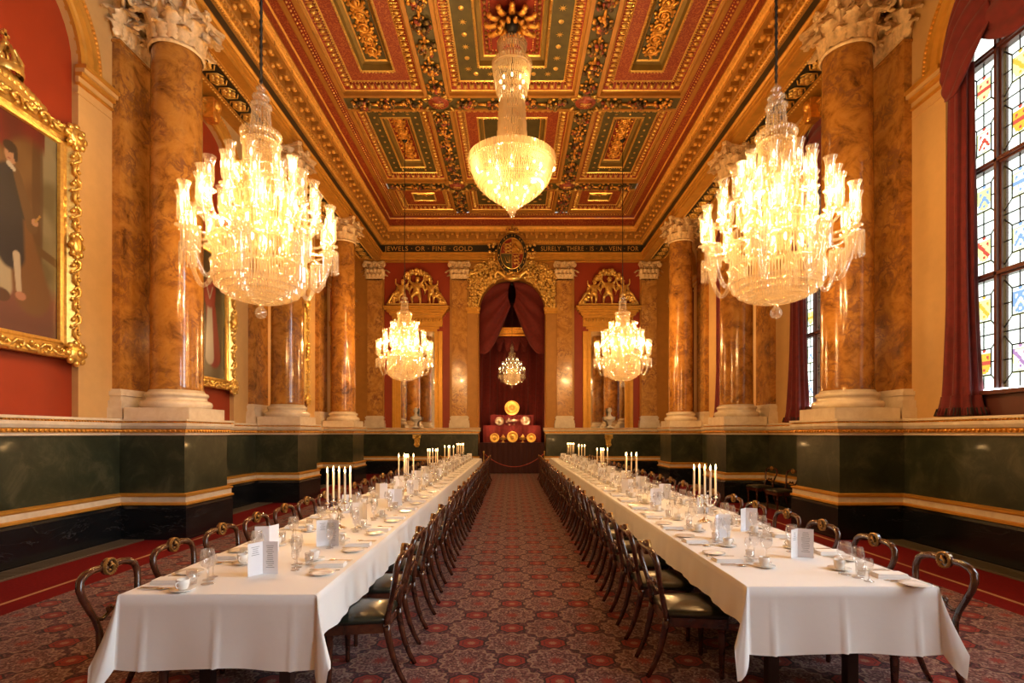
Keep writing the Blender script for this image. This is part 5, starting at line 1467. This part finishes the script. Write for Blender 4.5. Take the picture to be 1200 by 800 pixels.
# central basket chandelier
r = empty('basket_chandelier', (0, 11.6, 0)); tag(r, 'tall tiered crystal basket chandelier hanging from the centre of ceiling', 'chandelier')
g = MB(); N_ = 13
zs0, zs1 = 6.70, 7.56
R0 = [.17, .25, .34, .43, .51, .59, .66, .72, .77, .81, .84, .86, .87]
for i in range(N_):
    z = zs0 + (zs1 - zs0) * i / N_; prisms(g, R0[i], z - .055, z + .055, int(2 * PI * R0[i] / .048) + 6, .034, a0=i * .5, r1=R0[i] + .03)
    g.lathe([(R0[i] + .01, z + .05), (R0[i] + .04, z + .055), (R0[i] + .01, z + .062)], 40)
g.build('prism_basket', M['crystal_dense'], r)
g = MB(); g.lathe([(0, 6.41), (.03, 6.42), (.055, 6.47), (.06, 6.53), (.04, 6.58), (.10, 6.61), (.11, 6.64), (.05, 6.66)], 16); prisms(g, .13, 6.60, 6.72, 20, .03); prisms(g, .08, 6.52, 6.64, 14, .03)
g.build('finial', M['crystal_clear'], r)
g = MB(); g.lathe([(.86, 7.54), (.90, 7.55), (.90, 7.59), (.86, 7.60)], 60)
for i in range(84):
    a = 2 * PI * i / 84; g.box(.93 * cos(a), .93 * sin(a), 7.63, .055, .045, .15, 0, rz=a, taper=1.25)
g.build('petal_rim', M['crystal_dense'], r)
g = MB(); 
for i in range(26):   # draped chains up to the neck
    for q in range(9):
        a = 2 * PI * i / 26; t = q / 8; rr = .86 - .52 * t ** .6; g.ball((rr * cos(a), rr * sin(a), 7.62 + .34 * t ** 1.6), (.02, .02, .02), 4, 3)
for q in range(5): prisms(g, .33 - .012 * q, 7.86 + .20 * q, 8.10 + .20 * q, 50, .030, a0=q * .3)
g.build('neck', M['crystal_dense'], r)
g = MB(); R1 = [.24, .29, .33, .36, .385, .40]
for i in range(6):
    z = 8.93 + .13 * i; prisms(g, R1[i], z - .06, z + .08, int(2 * PI * R1[i] / .05) + 4, .032, a0=i * .4)
g.lathe([(.40, 9.66), (.43, 9.67), (.43, 9.71), (.38, 9.72)], 40)
for i in range(44):
    a = 2 * PI * i / 44; g.box(.42 * cos(a), .42 * sin(a), 9.74, .04, .035, .09, 0, rz=a, taper=1.2)
g.build('upper_basket', M['crystal_dense'], r)
g = MB(); prisms(g, .30, 9.80, 10.00, 36, .03, r1=.24); prisms(g, .28, 9.98, 10.12, 36, .03); g.lathe([(.20, 10.10), (.30, 10.12), (.31, 10.16), (.27, 10.19)], 30)
for i in range(32): a = 2 * PI * i / 32; g.box(.31 * cos(a), .31 * sin(a), 10.19, .035, .03, .08, 0, rz=a, taper=1.2)
g.build('top_drum', M['crystal_dense'], r)
g = MB(); g.tube([(0, 0, 7.5), (0, 0, 10.80)], .014, 8); g.lathe([(0, 10.5), (.10, 10.5), (.14, 10.6), (.16, 10.75), (0, 10.8)], 16); g.build('support_rod', M['iron'], r)
lamps = []
for k in range(20):
    a = 2 * PI * k / 20; rr = .55 if k % 2 else .35; zz = 7.3 if k % 2 else 7.0
    lamps.append((rr * cos(a), rr * sin(a), zz))
for k in range(8):
    a = 2 * PI * k / 8
    lamps.append((.25 * cos(a), .25 * sin(a), 9.4)); lamps.append((.66 * cos(a), .66 * sin(a), 7.42))
g = MB(); g.ball((0, 0, 0), (.03, .03, .045), 6, 4); lb = g.build('lamp_bulb', M['bulb'], r, lamps[0])
for q in lamps[1:]:
    c2 = lb.copy(); COL.objects.link(c2); c2.location = q
# gilded leaf rose it hangs from
g = MB()
for i in range(12):
    a = 2 * PI * i / 12
    pts = [(.22 * cos(a), .22 * sin(a), 10.78), (.38 * cos(a), .38 * sin(a), 10.62), (.52 * cos(a), .52 * sin(a), 10.60), (.58 * cos(a), .58 * sin(a), 10.68)]
    g.tube(pts, [.05, .085, .07, .03], 6, flat=.5); g.ball((.56 * cos(a), .56 * sin(a), 10.64), (.07, .07, .06), 6, 4)
    b2 = a + .26; g.tube([(.15 * cos(b2), .15 * sin(b2), 10.74), (.30 * cos(b2), .30 * sin(b2), 10.52), (.36 * cos(b2), .36 * sin(b2), 10.56)], [.04, .06, .02], 6)
g.build('ceiling_rose', M['gold'], r, (0, 0, 0))

# ================================================================== TABLES
TZ = .76
TABLES = [('picture', -2.28, -1.13, 3.06, 19.6, .27, .42), ('window', 1.43, 2.60, 3.22, 20.1, .25, .40)]
def tablecloth(x0, x1, y0, y1, side, front):
    g = MB(); z = TZ + .006; per = []   # per: (x, y, nx, ny, drop, out)
    def corner(cx, cy, a0, kind):
        for i in range(11):
            t = i / 10; a = a0 + PI / 2 * t; k = sin(PI * t)
            per.append((cx, cy, cos(a), sin(a), (side if (i < 5) == (kind == 'ls') else front) * 1 + .13 * k ** 1.5, .03 + .11 * k ** 1.6))
    W, L = x1 - x0, y1 - y0
    n = int(L / .05)
    # start at far left, along x0 side towards the camera
    for i in range(n + 1):
        y = y1 - L * i / n; e = sin(y * 11) * .008 + sin(y * 29 + x0) * .005
        seam = .02 if abs((y - y0) % 2.4 - 2.35) < .04 else 0
        per.append((x0, y, -1, 0, side + .012 * sin(y * 1.1) + seam, .022 + e * 1.4))
    corner(x0, y0, PI, 'ls')
    n2 = 60
    for i in range(n2 + 1):
        t = i / n2; x = x0 + W * t; cr = 0
        for c in (.13, .5, .88): cr += .016 * max(0, 1 - abs(t - c) / .014)
        per.append((x, y0, 0, -1, front + .008 * sin(t * 9), .028 + cr + .006 * sin(t * 17)))
    corner(x1, y0, 3 * PI / 2, 'ls2')
    for i in range(n + 1):
        y = y0 + L * i / n; e = sin(y * 11 + 2) * .008 + sin(y * 27) * .005
        seam = .02 if abs((y - y0) % 2.4 - 2.35) < .04 else 0
        per.append((x1, y, 1, 0, side + .012 * sin(y * 1.3 + 1) + seam, .022 + e * 1.4))
    corner(x1, y1, 0, 'ls')
    for i in range(21): per.append((x1 - W * i / 20, y1, 0, 1, front, .03))
    corner(x0, y1, PI / 2, 'ls2')
    m = 8; k = m + 1; N_ = len(per); vs = []
    for (x, y, nx, ny, d, o) in per:
        for j in range(k):
            t = j / m
            if j == 0: vs.append((x - nx * .008, y - ny * .008, z)); continue
            t2 = (j - 1) / (m - 1); vs.append((x + nx * (.002 + o * t2 ** 1.3), y + ny * (.002 + o * t2 ** 1.3), z - .008 - (d - .008) * t2))
    g.add(vs, [(i * k + j, i * k + j + 1, ((i + 1) % N_) * k + j + 1, ((i + 1) % N_) * k + j) for i in range(N_) for j in range(m)], 0, True)
    ny_ = int(L / .1); nx_ = 12; o = []
    for j in range(ny_ + 1):
        for i in range(nx_ + 1):
            x = x0 + .006 + (W - .012) * i / nx_; y = y0 + .006 + (L - .012) * j / ny_
            o.append((x, y, z + (.0015 if i in (6,) else 0)))
    g.add(o, [(j * (nx_ + 1) + i, j * (nx_ + 1) + i + 1, (j + 1) * (nx_ + 1) + i + 1, (j + 1) * (nx_ + 1) + i) for j in range(ny_) for i in range(nx_)], 0, True)
    return g
for (nm, x0, x1, y0, y1, sd, fr) in TABLES:
    r = empty('banquet_table', ((x0 + x1) / 2, (y0 + y1) / 2, 0))
    g = MB(); g.box(0, 0, TZ - .02, x1 - x0 - .02, y1 - y0 - .02, .035); g.build('table_top', M['wood_dark'], r)
    g = MB(); g.box(0, 0, TZ - .09, x1 - x0 - .2, y1 - y0 - .3, .10); g.build('apron', M['wood_dark'], r)
    for y in [y0 + .35 + (y1 - y0 - .7) * i / 7 for i in range(8)]:
        for sx in (-1, 1):
            g = MB(); g.box(sx * ((x1 - x0) / 2 - .32), y - (y0 + y1) / 2, .33, .07, .07, .66); g.build('leg', M['wood_dark'], r)
    tag(r, 'long dark wooden banquet table under a white cloth, {} side of the hall'.format(nm), 'table')
    tag(tablecloth(x0, x1, y0, y1, sd, fr).build('tablecloth', M['cloth']), 'white linen cloth draped over the long {} table'.format(nm), 'tablecloth')

# ------------------------------------------------------------------ chair: sitter faces +y
def make_chair():
    r = empty('balloon_back_chair'); W = M['wood']
    def trap(g, z0, z1, wf, wb_, yf, yb_, rnd_, m=0, crown=0):
        pts = []
        for (x, y) in ((wf, yf), (-wf, yf), (-wb_, yb_), (wb_, yb_)):
            for q in range(4):
                a0 = math.atan2(y, x); a = a0 - .5 + q / 3; pts.append((x - rnd_ * (1 if x > 0 else -1) + rnd_ * cos(a) * 1.0, y - rnd_ * (1 if y > 0 else -1) + rnd_ * sin(a)))
        n = len(pts); vs = []
        lv = [(1, z0), (1.01, (z0 + z1) / 2), (.97, z1 - .012), (.88, z1)] if crown else [(1, z0), (1, z1)]
        for k, z in lv:
            for p in pts: vs.append((p[0] * k, p[1] * k, z))
        fs = [(j * n + i, j * n + (i + 1) % n, (j + 1) * n + (i + 1) % n, (j + 1) * n + i) for j in range(len(lv) - 1) for i in range(n)]
        fs.append(tuple(range(n))[::-1])
        if crown:
            top = (len(lv) - 1) * n; o = len(vs)
            for p in pts: vs.append((p[0] * .5, p[1] * .5, z1 + crown * .8))
            vs.append((0, 0, z1 + crown)); fs += [(top + i, top + (i + 1) % n, o + (i + 1) % n, o + i) for i in range(n)] + [(o + i, o + (i + 1) % n, o + n) for i in range(n)]
        else: fs.append(tuple(range((len(lv) - 1) * n, len(lv) * n)))
        g.add(vs, fs, m, bool(crown))
    g = MB(); trap(g, .425, .475, .25, .20, .23, -.20, .05, 0, .022); g.build('seat', M['leather'], r)
    g = MB(); trap(g, .36, .425, .245, .195, .225, -.20, .04); g.build('seat_frame', W, r)
    for sx in (-1, 1):
        g = MB(); g.lathe([(.014, 0), (.018, .02), (.016, .05), (.022, .2), (.027, .30), (.022, .315), (.03, .33), (.03, .37)], 10, (sx * .20, .18, 0)); g.build('leg', W, r)
        g = MB(); pts = [(sx * .165, -.325, .0), (sx * .168, -.283, .08), (sx * .171, -.248, .17), (sx * .176, -.222, .27), (sx * .181, -.205, .36), (sx * .185, -.198, .42)]
        g.tube(pts, [.015, .016, .018, .020, .022, .023], 8, flat=1.15); g.build('leg', W, r)
    g = MB(); h = [(.185, -.20, .40), (.178, -.205, .46), (.168, -.218, .53), (.178, -.235, .60), (.205, -.252, .67), (.230, -.268, .74), (.238, -.278, .79), (.225, -.287, .835), (.185, -.294, .862), (.12, -.298, .875), (.05, -.30, .872)]
    pts = h + [(-x, y, z) for x, y, z in h[::-1]]
    rad = [.024, .022, .019, .018, .019, .020, .021, .022, .024, .022, .02]
    g.tube(pts, rad + rad[::-1], 8, flat=1.0); g.build('back_frame', W, r)
    g = MB(); pts = [(-.172, -.236, .60), (-.12, -.24, .585), (-.07, -.245, .60), (-.035, -.247, .62), (0, -.247, .612), (.035, -.247, .62), (.07, -.245, .60), (.12, -.24, .585), (.172, -.236, .60)]
    g.tube(pts, [.012, .013, .012, .013, .018, .013, .012, .013, .012], 6)
    for sx in (-1, 1):
        g.tube([(sx * .02, -.245, .615), (sx * .045, -.245, .645), (sx * .075, -.243, .635), (sx * .07, -.243, .612)], [.010, .010, .009, .006], 5)
    g.build('cross_rail', W, r)
    # carved gilt medallion, facing the sitter
    c = (0, -.296, .872); g = MB()
    def disc(prof, m): 
        n = 20; vs = []
        for (rr, y) in prof:
            for i in range(n): a = 2 * PI * i / n; vs.append((c[0] + rr * cos(a), c[1] + y, c[2] + rr * sin(a)))
        g.add(vs, [(j * n + i, j * n + (i + 1) % n, (j + 1) * n + (i + 1) % n, (j + 1) * n + i) for j in range(len(prof) - 1) for i in range(n)], m, False)
    disc([(0.0, -.016), (.044, -.016), (.052, -.008), (.053, .010)], 1); disc([(.053, .010), (.054, .016), (.050, .024), (.044, .024), (.040, .016)], 0); disc([(.040, .016), (0, .016)], 1)
    for i in range(20): a = 2 * PI * i / 20; g.ball((c[0] + .048 * cos(a), c[1] + .028, c[2] + .048 * sin(a)), (.006, .005, .006), 4, 3, 0)
    g.tube([(c[0] - .014, c[1] + .024, c[2] - .024), (c[0] - .018, c[1] + .028, c[2]), (c[0], c[1] + .03, c[2] + .016), (c[0] + .016, c[1] + .028, c[2] + .006)], [.008, .010, .010, .006], 5, 0)
    g.ball((c[0] + .004, c[1] + .026, c[2] + .024), (.009, .008, .009), 6, 4, 0); g.ball((c[0] + .012, c[1] + .024, c[2] - .018), (.010, .007, .007), 6, 4, 0)
    g.build('medallion', [M['gold_dark'], M['wood']], r)
    freeze(r); return r
chp = make_chair(); first = True
ROWS = [('picture table wall side', -2.53 + .298, -1, 3.30, .64, 25, PI * 1.5), ('picture table aisle side', -.76 - .298 , 1, 3.74, .69, 23, PI / 2),
        ('window table aisle side', .97 + .298, -1, 3.86, .67, 24, PI * 1.5), ('window table wall side', 2.84 - .298, 1, 3.47, .66, 25, PI / 2)]
SEATS = []
for nm, xc, s, ys, st_, n, rz in ROWS:
    for k in range(n):
        y = ys + st_ * k; jx = rnd.uniform(-.015, .015); jr = rnd.uniform(-.03, .03)
        # rz turns local +y to the table: rz = -90deg sends +y to +x
        o = place(chp, (xc + jx, y, 0), rz + jr, 'mahogany balloon-back chair with leather seat, {} from near end, {}'.format(ORD[k], nm), 'chair', 'balloon-back chairs along the tables', first); first = False
        SEATS.append((nm, s, y, k, rz))
for k, y in enumerate((11.55, 12.5)):
    place(chp, (5.86, y, 0), PI / 2 + .05, 'spare dark wooden chair against the window wall, {} of the two'.format('closer to the open end' if k == 0 else 'farther from the open end'), 'chair', 'spare chairs against the window wall', False)

# ================================================================== PLACE SETTINGS
GT = TZ + .0065
def mk(name, g, mat, loc=(0, 0, -5)): return g.build(name, mat, None, loc)
def glass_proto(name, hs, rb, hb, rf, mouth):
    g = MB(); g.lathe([(0, .002), (rf, .002), (rf * .98, .005), (.010, .010), (.0045, .02), (.004, hs * .6), (.005, hs), (.012, hs + .006), (rb * .75, hs + hb * .18), (rb, hs + hb * .42), (rb * .97, hs + hb * .65), (mouth, hs + hb)], 14); return g
wine = mk('wine_glass', glass_proto('w', .095, .037, .105, .035, .029), M['glass'])
goblet = mk('water_goblet', glass_proto('g', .095, .045, .12, .039, .036), M['glass'])
small = mk('port_glass', glass_proto('p', .07, .026, .075, .029, .021), M['glass'])
g = MB(); g.lathe([(0, .004), (.026, .002), (.028, .006), (.031, .085), (.029, .085), (.0265, .014), (0, .012)], 14); tumb = mk('tumbler', g, M['glass'])
cupr = empty('coffee_cup'); g = MB(); g.lathe([(0, 0), (.022, 0), (.026, .006), (.034, .03), (.037, .062), (.035, .062), (.031, .03), (.02, .01), (0, .008)], 18); g.build('cup_body', M['china'], cupr)
g = MB(); g.tube([(.034, 0, .050), (.052, 0, .050), (.056, 0, .034), (.046, 0, .020), (.031, 0, .018)], .0042, 6); g.build('handle', M['china'], cupr); freeze(cupr)
g = MB(); g.lathe([(0, 0), (.04, 0), (.05, .004), (.072, .012), (.072, .015), (.045, .007), (0, .006)], 20); sauc = mk('saucer', g, M['china'])
g = MB(); g.lathe([(0, 0), (.05, 0), (.06, .004), (.085, .013), (.085, .016), (.058, .008), (0, .006)], 24); splate = mk('side_plate', g, M['china'])
g = MB(); g.box(0, 0, .006, .11, .20, .012); g.box(.004, 0, .015, .10, .19, .008); g.box(.006, -.004, .022, .09, .18, .006); nap = mk('folded_napkin', g, M['napkin'])
def blade(g, L):
    g.poly([(-.009, 0), (.008, 0), (.010, L * .5), (.005, L), (-.002, L * .97), (-.009, L * .8)], .002, 0, (0, 0, .003))
g = MB(); blade(g, .115); g.box(0, -.055, .006, .013, .11, .007); knife = mk('table_knife', g, M['silver'])
g = MB(); g.box(0, -.05, .005, .008, .12, .004, taper=.9); g.poly([(-.004, .0), (.004, 0), (.012, .03), (.012, .055), (-.012, .055), (-.012, .03)], .002, 0, (0, 0, .005))
for q in range(4): g.box(-.010 + q * .0067, .075, .006, .003, .045, .002)
fork = mk('table_fork', g, M['silver'])
g = MB(); g.box(0, -.05, .005, .008, .12, .004); g.ball((0, .035, .007), (.019, .030, .005), 10, 5); spoon = mk('dessert_spoon', g, M['silver'])
protos = {'n': (nap, 'napkin', 'white folded napkin'), 'p': (splate, 'plate', 'small white side plate'), 'k': (knife, 'knife', 'silver table knife'), 'f': (fork, 'fork', 'silver table fork'), 's': (spoon, 'spoon', 'silver dessert spoon'),
          'c': (cupr, 'cup', 'white coffee cup on its saucer'), 'u': (sauc, 'saucer', 'white saucer under the coffee cup'), 'w': (wine, 'glass', 'tall stemmed wine glass'), 'g': (goblet, 'glass', 'large round stemmed goblet'), 't': (tumb, 'glass', 'plain water tumbler'), 'q': (small, 'glass', 'small stemmed port glass')}
used = set()
GRP = {'n': 'folded napkins', 'p': 'side plates', 'k': 'table knives', 'f': 'table forks', 's': 'dessert spoons', 'c': 'coffee cups', 'u': 'saucers', 'w': 'wine glasses', 'g': 'goblets', 't': 'water tumblers', 'q': 'port glasses'}
for nm, s, y, k, rz in SEATS:
    x0, x1 = (TABLES[0][1], TABLES[0][2]) if 'picture' in nm else (TABLES[1][1], TABLES[1][2])
    inner = 'aisle' in nm
    # edge of the table at this seat and direction towards its centre
    if 'picture' in nm: e, d = (x1, -1) if inner else (x0, 1)
    else: e, d = (x0, 1) if inner else (x1, -1)
    fy = -d     # the sitter's own right-hand direction along y
    def put(key, u, v, z=0, rot=0):
        pr, cat, txt = protos[key]; X = e + d * u; Y = y + fy * v
        a = (-PI / 2 if d > 0 else PI / 2) + rot
        lab = '{}, {} place, {}'.format(txt, ORD[k], nm)
        if key in used: o = copy_tree(pr)
        else: o = pr; used.add(key)
        o.location = (X, Y, GT + z); o.rotation_euler = (0, 0, a); tag(o, lab, cat, GRP[key] + ' on the tables')
    j = lambda a: rnd.uniform(-a, a)
    put('n', .145, -.02 + j(.01), 0, j(.1))
    put('f', .15, -.135 + j(.006), 0, j(.05)); put('k', .155, .115 + j(.006), 0, j(.05)); put('s', .15, .145 + j(.006), 0, j(.06))
    put('p', .13, -.235 + j(.01))
    cx, cy = .34 + j(.02), .17 + j(.02)
    put('u', cx, cy); put('c', cx, cy, .0085, rnd.uniform(-1, 3))
    put('w', .36 + j(.01), -.06 + j(.01)); put('g', .40 + j(.01), .025 + j(.01)); put('t', .30 + j(.01), .015 + j(.01)); put('q', .345 + j(.01), -.14 + j(.01))
for key, (pr, _, _) in protos.items(): pass

# menu cards
def menu_card(lines):
    r = empty('menu_card'); t = .0012; w, h = .105, .215; a = .55
    for sg, nm in ((-1, 'leaf'), (1, 'leaf')):
        g = MB(); ca, sa = cos(a), sin(a)
        p = [(0, 0), (sg * w * ca, -w * sa)]; nx, ny = (-(p[1][1]), p[1][0]); L = sqrt(nx * nx + ny * ny); nx, ny = nx / L * t, ny / L * t
        q = [(p[0][0], p[0][1]), (p[1][0], p[1][1]), (p[1][0] + nx, p[1][1] + ny), (p[0][0] + nx, p[0][1] + ny)]
        g.add([(x, y, z) for z in (0, h) for (x, y) in q], [(3, 2, 1, 0), (4, 5, 6, 7), (0, 1, 5, 4), (1, 2, 6, 5), (2, 3, 7, 6), (3, 0, 4, 7)], 0)
        g.build(nm, M['paper'], r)
    freeze(r); return r
mc = menu_card(True); first = True
def put_card(x, y, rz, lab):
    global first
    place(mc, (x, y, GT), rz, lab, 'menu card', 'standing menu cards', first); first = False
cards = {'picture': [(-1.66, 3.52, .5), (-1.88, 4.10, -2.4), (-1.53, 4.42, .15)], 'window': [(2.16, 4.00, .1), (1.83, 4.70, .45), (2.25, 5.1, .2)]}
for nm in cards:
    c0, base = (-1.70, 5.2) if nm[0] == 'p' else (2.01, 5.9)
    ymax = 19.0; i = 0; y = base + .3
    while y < ymax:
        cards[nm].append((c0 + (-.17 if i % 2 else .17) + rnd.uniform(-.03, .03), y, rnd.uniform(-.5, .5) + (PI if i % 5 == 3 else 0))); y += .62 if i % 2 else .72; i += 1
    cards[nm].sort(key=lambda q: q[1])
    for i, (x, y, rz) in enumerate(cards[nm]): put_card(x, y, rz, 'folded white menu card standing on the {} table, {} from the near end'.format(nm, ORD[i] if i < len(ORD) else ('number %d' % (i + 1))))
# printed lines on the first card and the shown faces of others
def lines(x, y, rz, side, n, w=.06):
    g = MB(); a = .55; sg = side; ca, sa = cos(a), sin(a)
    dx, dy = sg * ca, -sa; nx, ny = -sa * (1 if sg > 0 else 1), -ca
    nx, ny = (-dy, dx)
    if ny > 0: nx, ny = -nx, -ny
    for i in range(n):
        ww = w * rnd.uniform(.5, 1); z = .185 - i * .013; u0 = .0525 - ww / 2; u1 = .0525 + ww / 2
        g.add([(dx * u0 + nx * .0022, dy * u0 + ny * .0022, z), (dx * u1 + nx * .0022, dy * u1 + ny * .0022, z), (dx * u1 + nx * .0022, dy * u1 + ny * .0022, z + .003), (dx * u0 + nx * .0022, dy * u0 + ny * .0022, z + .003)], [(0, 1, 2, 3)])
    return g
for (X, Y, RZ) in ((-1.66, 3.52, .5), (2.16, 4.00, .1), (-1.53, 4.42, .15)):
    for o in [q for q in bpy.data.objects if q.get('category') == 'menu card' and abs(q.location.x - X) < 1e-3 and abs(q.location.y - Y) < 1e-3]:
        lv = [c for c in bpy.data.objects if c.parent is o]
        for c, sg in zip(lv, (-1, 1)):
            lines(X, Y, RZ, sg, 12 if sg > 0 else 5).build('printed_text', M['ink'], c)

# ------------------------------------------------------------------ candelabra and candles
def candelabrum():
    g = MB(); g.lathe([(0, 0), (.075, 0), (.075, .008), (.05, .02), (.02, .035), (.012, .06), (.024, .085), (.012, .11), (.010, .15), (.02, .175), (.012, .20), (.010, .235), (.02, .25), (0, .26)], 14)
    arms = [(0, 0)] + [(cos(a), sin(a)) for a in (.4, .4 + PI / 2, .4 + PI, .4 + 1.5 * PI)]
    for (x, y) in arms[1:]:
        g.tube([(0, 0, .20), (x * .04, y * .04, .165), (x * .085, y * .085, .17), (x * .118, y * .118, .21), (x * .12, y * .12, .245)], [.008, .008, .007, .007, .007], 6)
    for i, (x, y) in enumerate(arms):
        z = .245; X, Y = x * .12, y * .12
        g.lathe([(.008, 0), (.026, .006), (.03, .012), (.012, .014), (.014, .04), (.018, .045), (.013, .045), (.011, .02), (0, .02)], 12, (X, Y, z))
    return g, [(x * .12, y * .12) for x, y in arms]
cg, apos = candelabrum()
cdl = None; cand = None
tz = GT
YS = {'picture': (-1.70, [5.20, 8.50, 11.35, 14.3, 17.4]), 'window': (2.03, [5.57, 9.0, 11.9, 15.4, 18.3])}
cmesh = cg
LIGHTS = []
first = True
for nm, (x, ys_) in YS.items():
    for k, y in enumerate(ys_):
        if cdl is None: o = cg.build('candelabrum', M['crystal_clear']); o.data.materials[0] = M['silver_glass'] if 'silver_glass' in M else M['silver']; cdl = o
        else: o = cdl.copy(); COL.objects.link(o)
        rot = (.38, .05, .3, -.1, .2)[k] if nm[0] == 'p' else (-.28, .1, -.3, .2, 0)[k]; o.location = (x, y, GT); o.rotation_euler = (0, 0, rot)
        tag(o, 'five-branched silver candelabrum on the {} table, {} from the near end'.format(nm, ORD[k]), 'candelabrum', 'candelabra on the tables')
        pts = [(x + px * cos(rot) - py * sin(rot), y + px * sin(rot) + py * cos(rot)) for px, py in apos]
        order = sorted(range(5), key=lambda i: pts[i][0] / pts[i][1])
        for i, (px, py) in enumerate(pts):
            if cand is None:
                c = empty('taper_candle'); g = MB(); g.lathe([(.0115, 0), (.0105, .28), (.009, .285), (0, .282)], 10); g.build('wax', M['wax'], c)
                g = MB(); g.lathe([(0, .284), (.006, .293), (.008, .305), (.0045, .325), (0, .345)], 8); g.build('flame', M['flame'], c); freeze(c); cand = c; q = c
            else: q = copy_tree(cand)
            q.location = (px, py, GT + .266)
            tag(q, 'lit white taper candle, {} across in {} candelabrum from near end, {} table'.format(ORD[order.index(i)], ORD[k], nm), 'candle', 'lit candles in the candelabra')
        LIGHTS.append((x, y, GT + .63))

# ================================================================== LIGHT
def point(x, y, z, e, col, rad=.08, name='lamp_light'):
    l = bpy.data.lights.new(name, 'POINT'); l.energy = e; l.color = col; l.shadow_soft_size = rad
    o = bpy.data.objects.new(name, l); COL.objects.link(o); o.location = (x, y, z); return o
WARM = (1.0, .57, .22)
PW = 1.0
for (x, y, z, _) in spots:
    for k in range(5):
        a = 2 * PI * k / 5 + .3; point(x + .72 * cos(a), y + .72 * sin(a), z + 1.35, 82 * PW, WARM, .05)
    for k in range(2): point(x + (.45, -.45)[k], y, z + 2.0, 40 * PW, WARM, .04)
    point(x, y, z + .80, 16 * PW, WARM, .06)
for k in range(3):
    a = 2 * PI * k / 3; point(.5 * cos(a), 11.6 + .5 * sin(a), 7.25, 45 * PW, WARM, .06)
for k in range(4): point(1.15 * cos(k * PI / 2 + .6), 11.6 + 1.15 * sin(k * PI / 2 + .6), 7.3, 50 * PW, WARM, .05)
point(.12, 11.5, 6.95, 20 * PW, WARM, .05); point(.2, 11.45, 9.4, 14 * PW, WARM, .05)
point(0, 22.55, 4.3, 22 * PW, WARM, .05)
for x in (-.9, 0, .9): point(x, 22.62 , 1.36 + .55, 5 * PW, (1, .45, .2), .03)
point(0, 22.95, 2.75, 14 * PW, (1, .45, .2), .03)
for x in (-.8, .8): point(x, 23.0, 2.75, 8 * PW, (1, .45, .2), .03)
for (x, y, z) in LIGHTS: point(x, y, z, 5.0 * PW, (1, .55, .2), .03, 'candle_light')
# daylight
w = bpy.data.worlds.new('daylight'); SC.world = w; w.use_nodes = True
bg = w.node_tree.nodes['Background']; bg.inputs[0].default_value = (.78, .89, 1.0, 1); bg.inputs[1].default_value = WS
for c in BAYS:
    l = bpy.data.lights.new('window_portal', 'AREA'); l.shape = 'RECTANGLE'; l.size = 2.3; l.size_y = 6.2; l.cycles.is_portal = True
    o = bpy.data.objects.new('window_portal', l); COL.objects.link(o); o.location = (WX + .15, c, 5.4); o.rotation_euler = (0, PI / 2, 0); o.rotation_euler = (PI / 2, 0, PI / 2)

# ================================================================== CAMERA
cd = bpy.data.cameras.new('camera'); cam = bpy.data.objects.new('camera', cd); COL.objects.link(cam)
cam.location = (0, 0, 1.7); cam.rotation_euler = (PI / 2, 0, 0); cd.sensor_width = 36; cd.lens = 36 * 620 / 1200; cd.shift_y = 107.5 / 1200; cd.clip_start = .05; cd.clip_end = 100
SC.camera = cam
vs_ = SC.view_settings; SC.display_settings.display_device = 'sRGB'
vs_.view_transform = 'Standard'; vs_.look = 'None'; vs_.gamma = 1.0; vs_.use_curve_mapping = False; vs_.exposure = 0.35
cy = SC.cycles
cy.use_denoising = True
try: cy.denoiser = 'OPENIMAGEDENOISE'
except Exception: pass
cy.max_bounces = 7; cy.diffuse_bounces = 4; cy.glossy_bounces = 4; cy.transmission_bounces = 4; cy.transparent_max_bounces = 14
cy.sample_clamp_indirect = 4.0; cy.sample_clamp_direct = 0.0; cy.use_light_tree = True; cy.caustics_reflective = False; cy.caustics_refractive = False
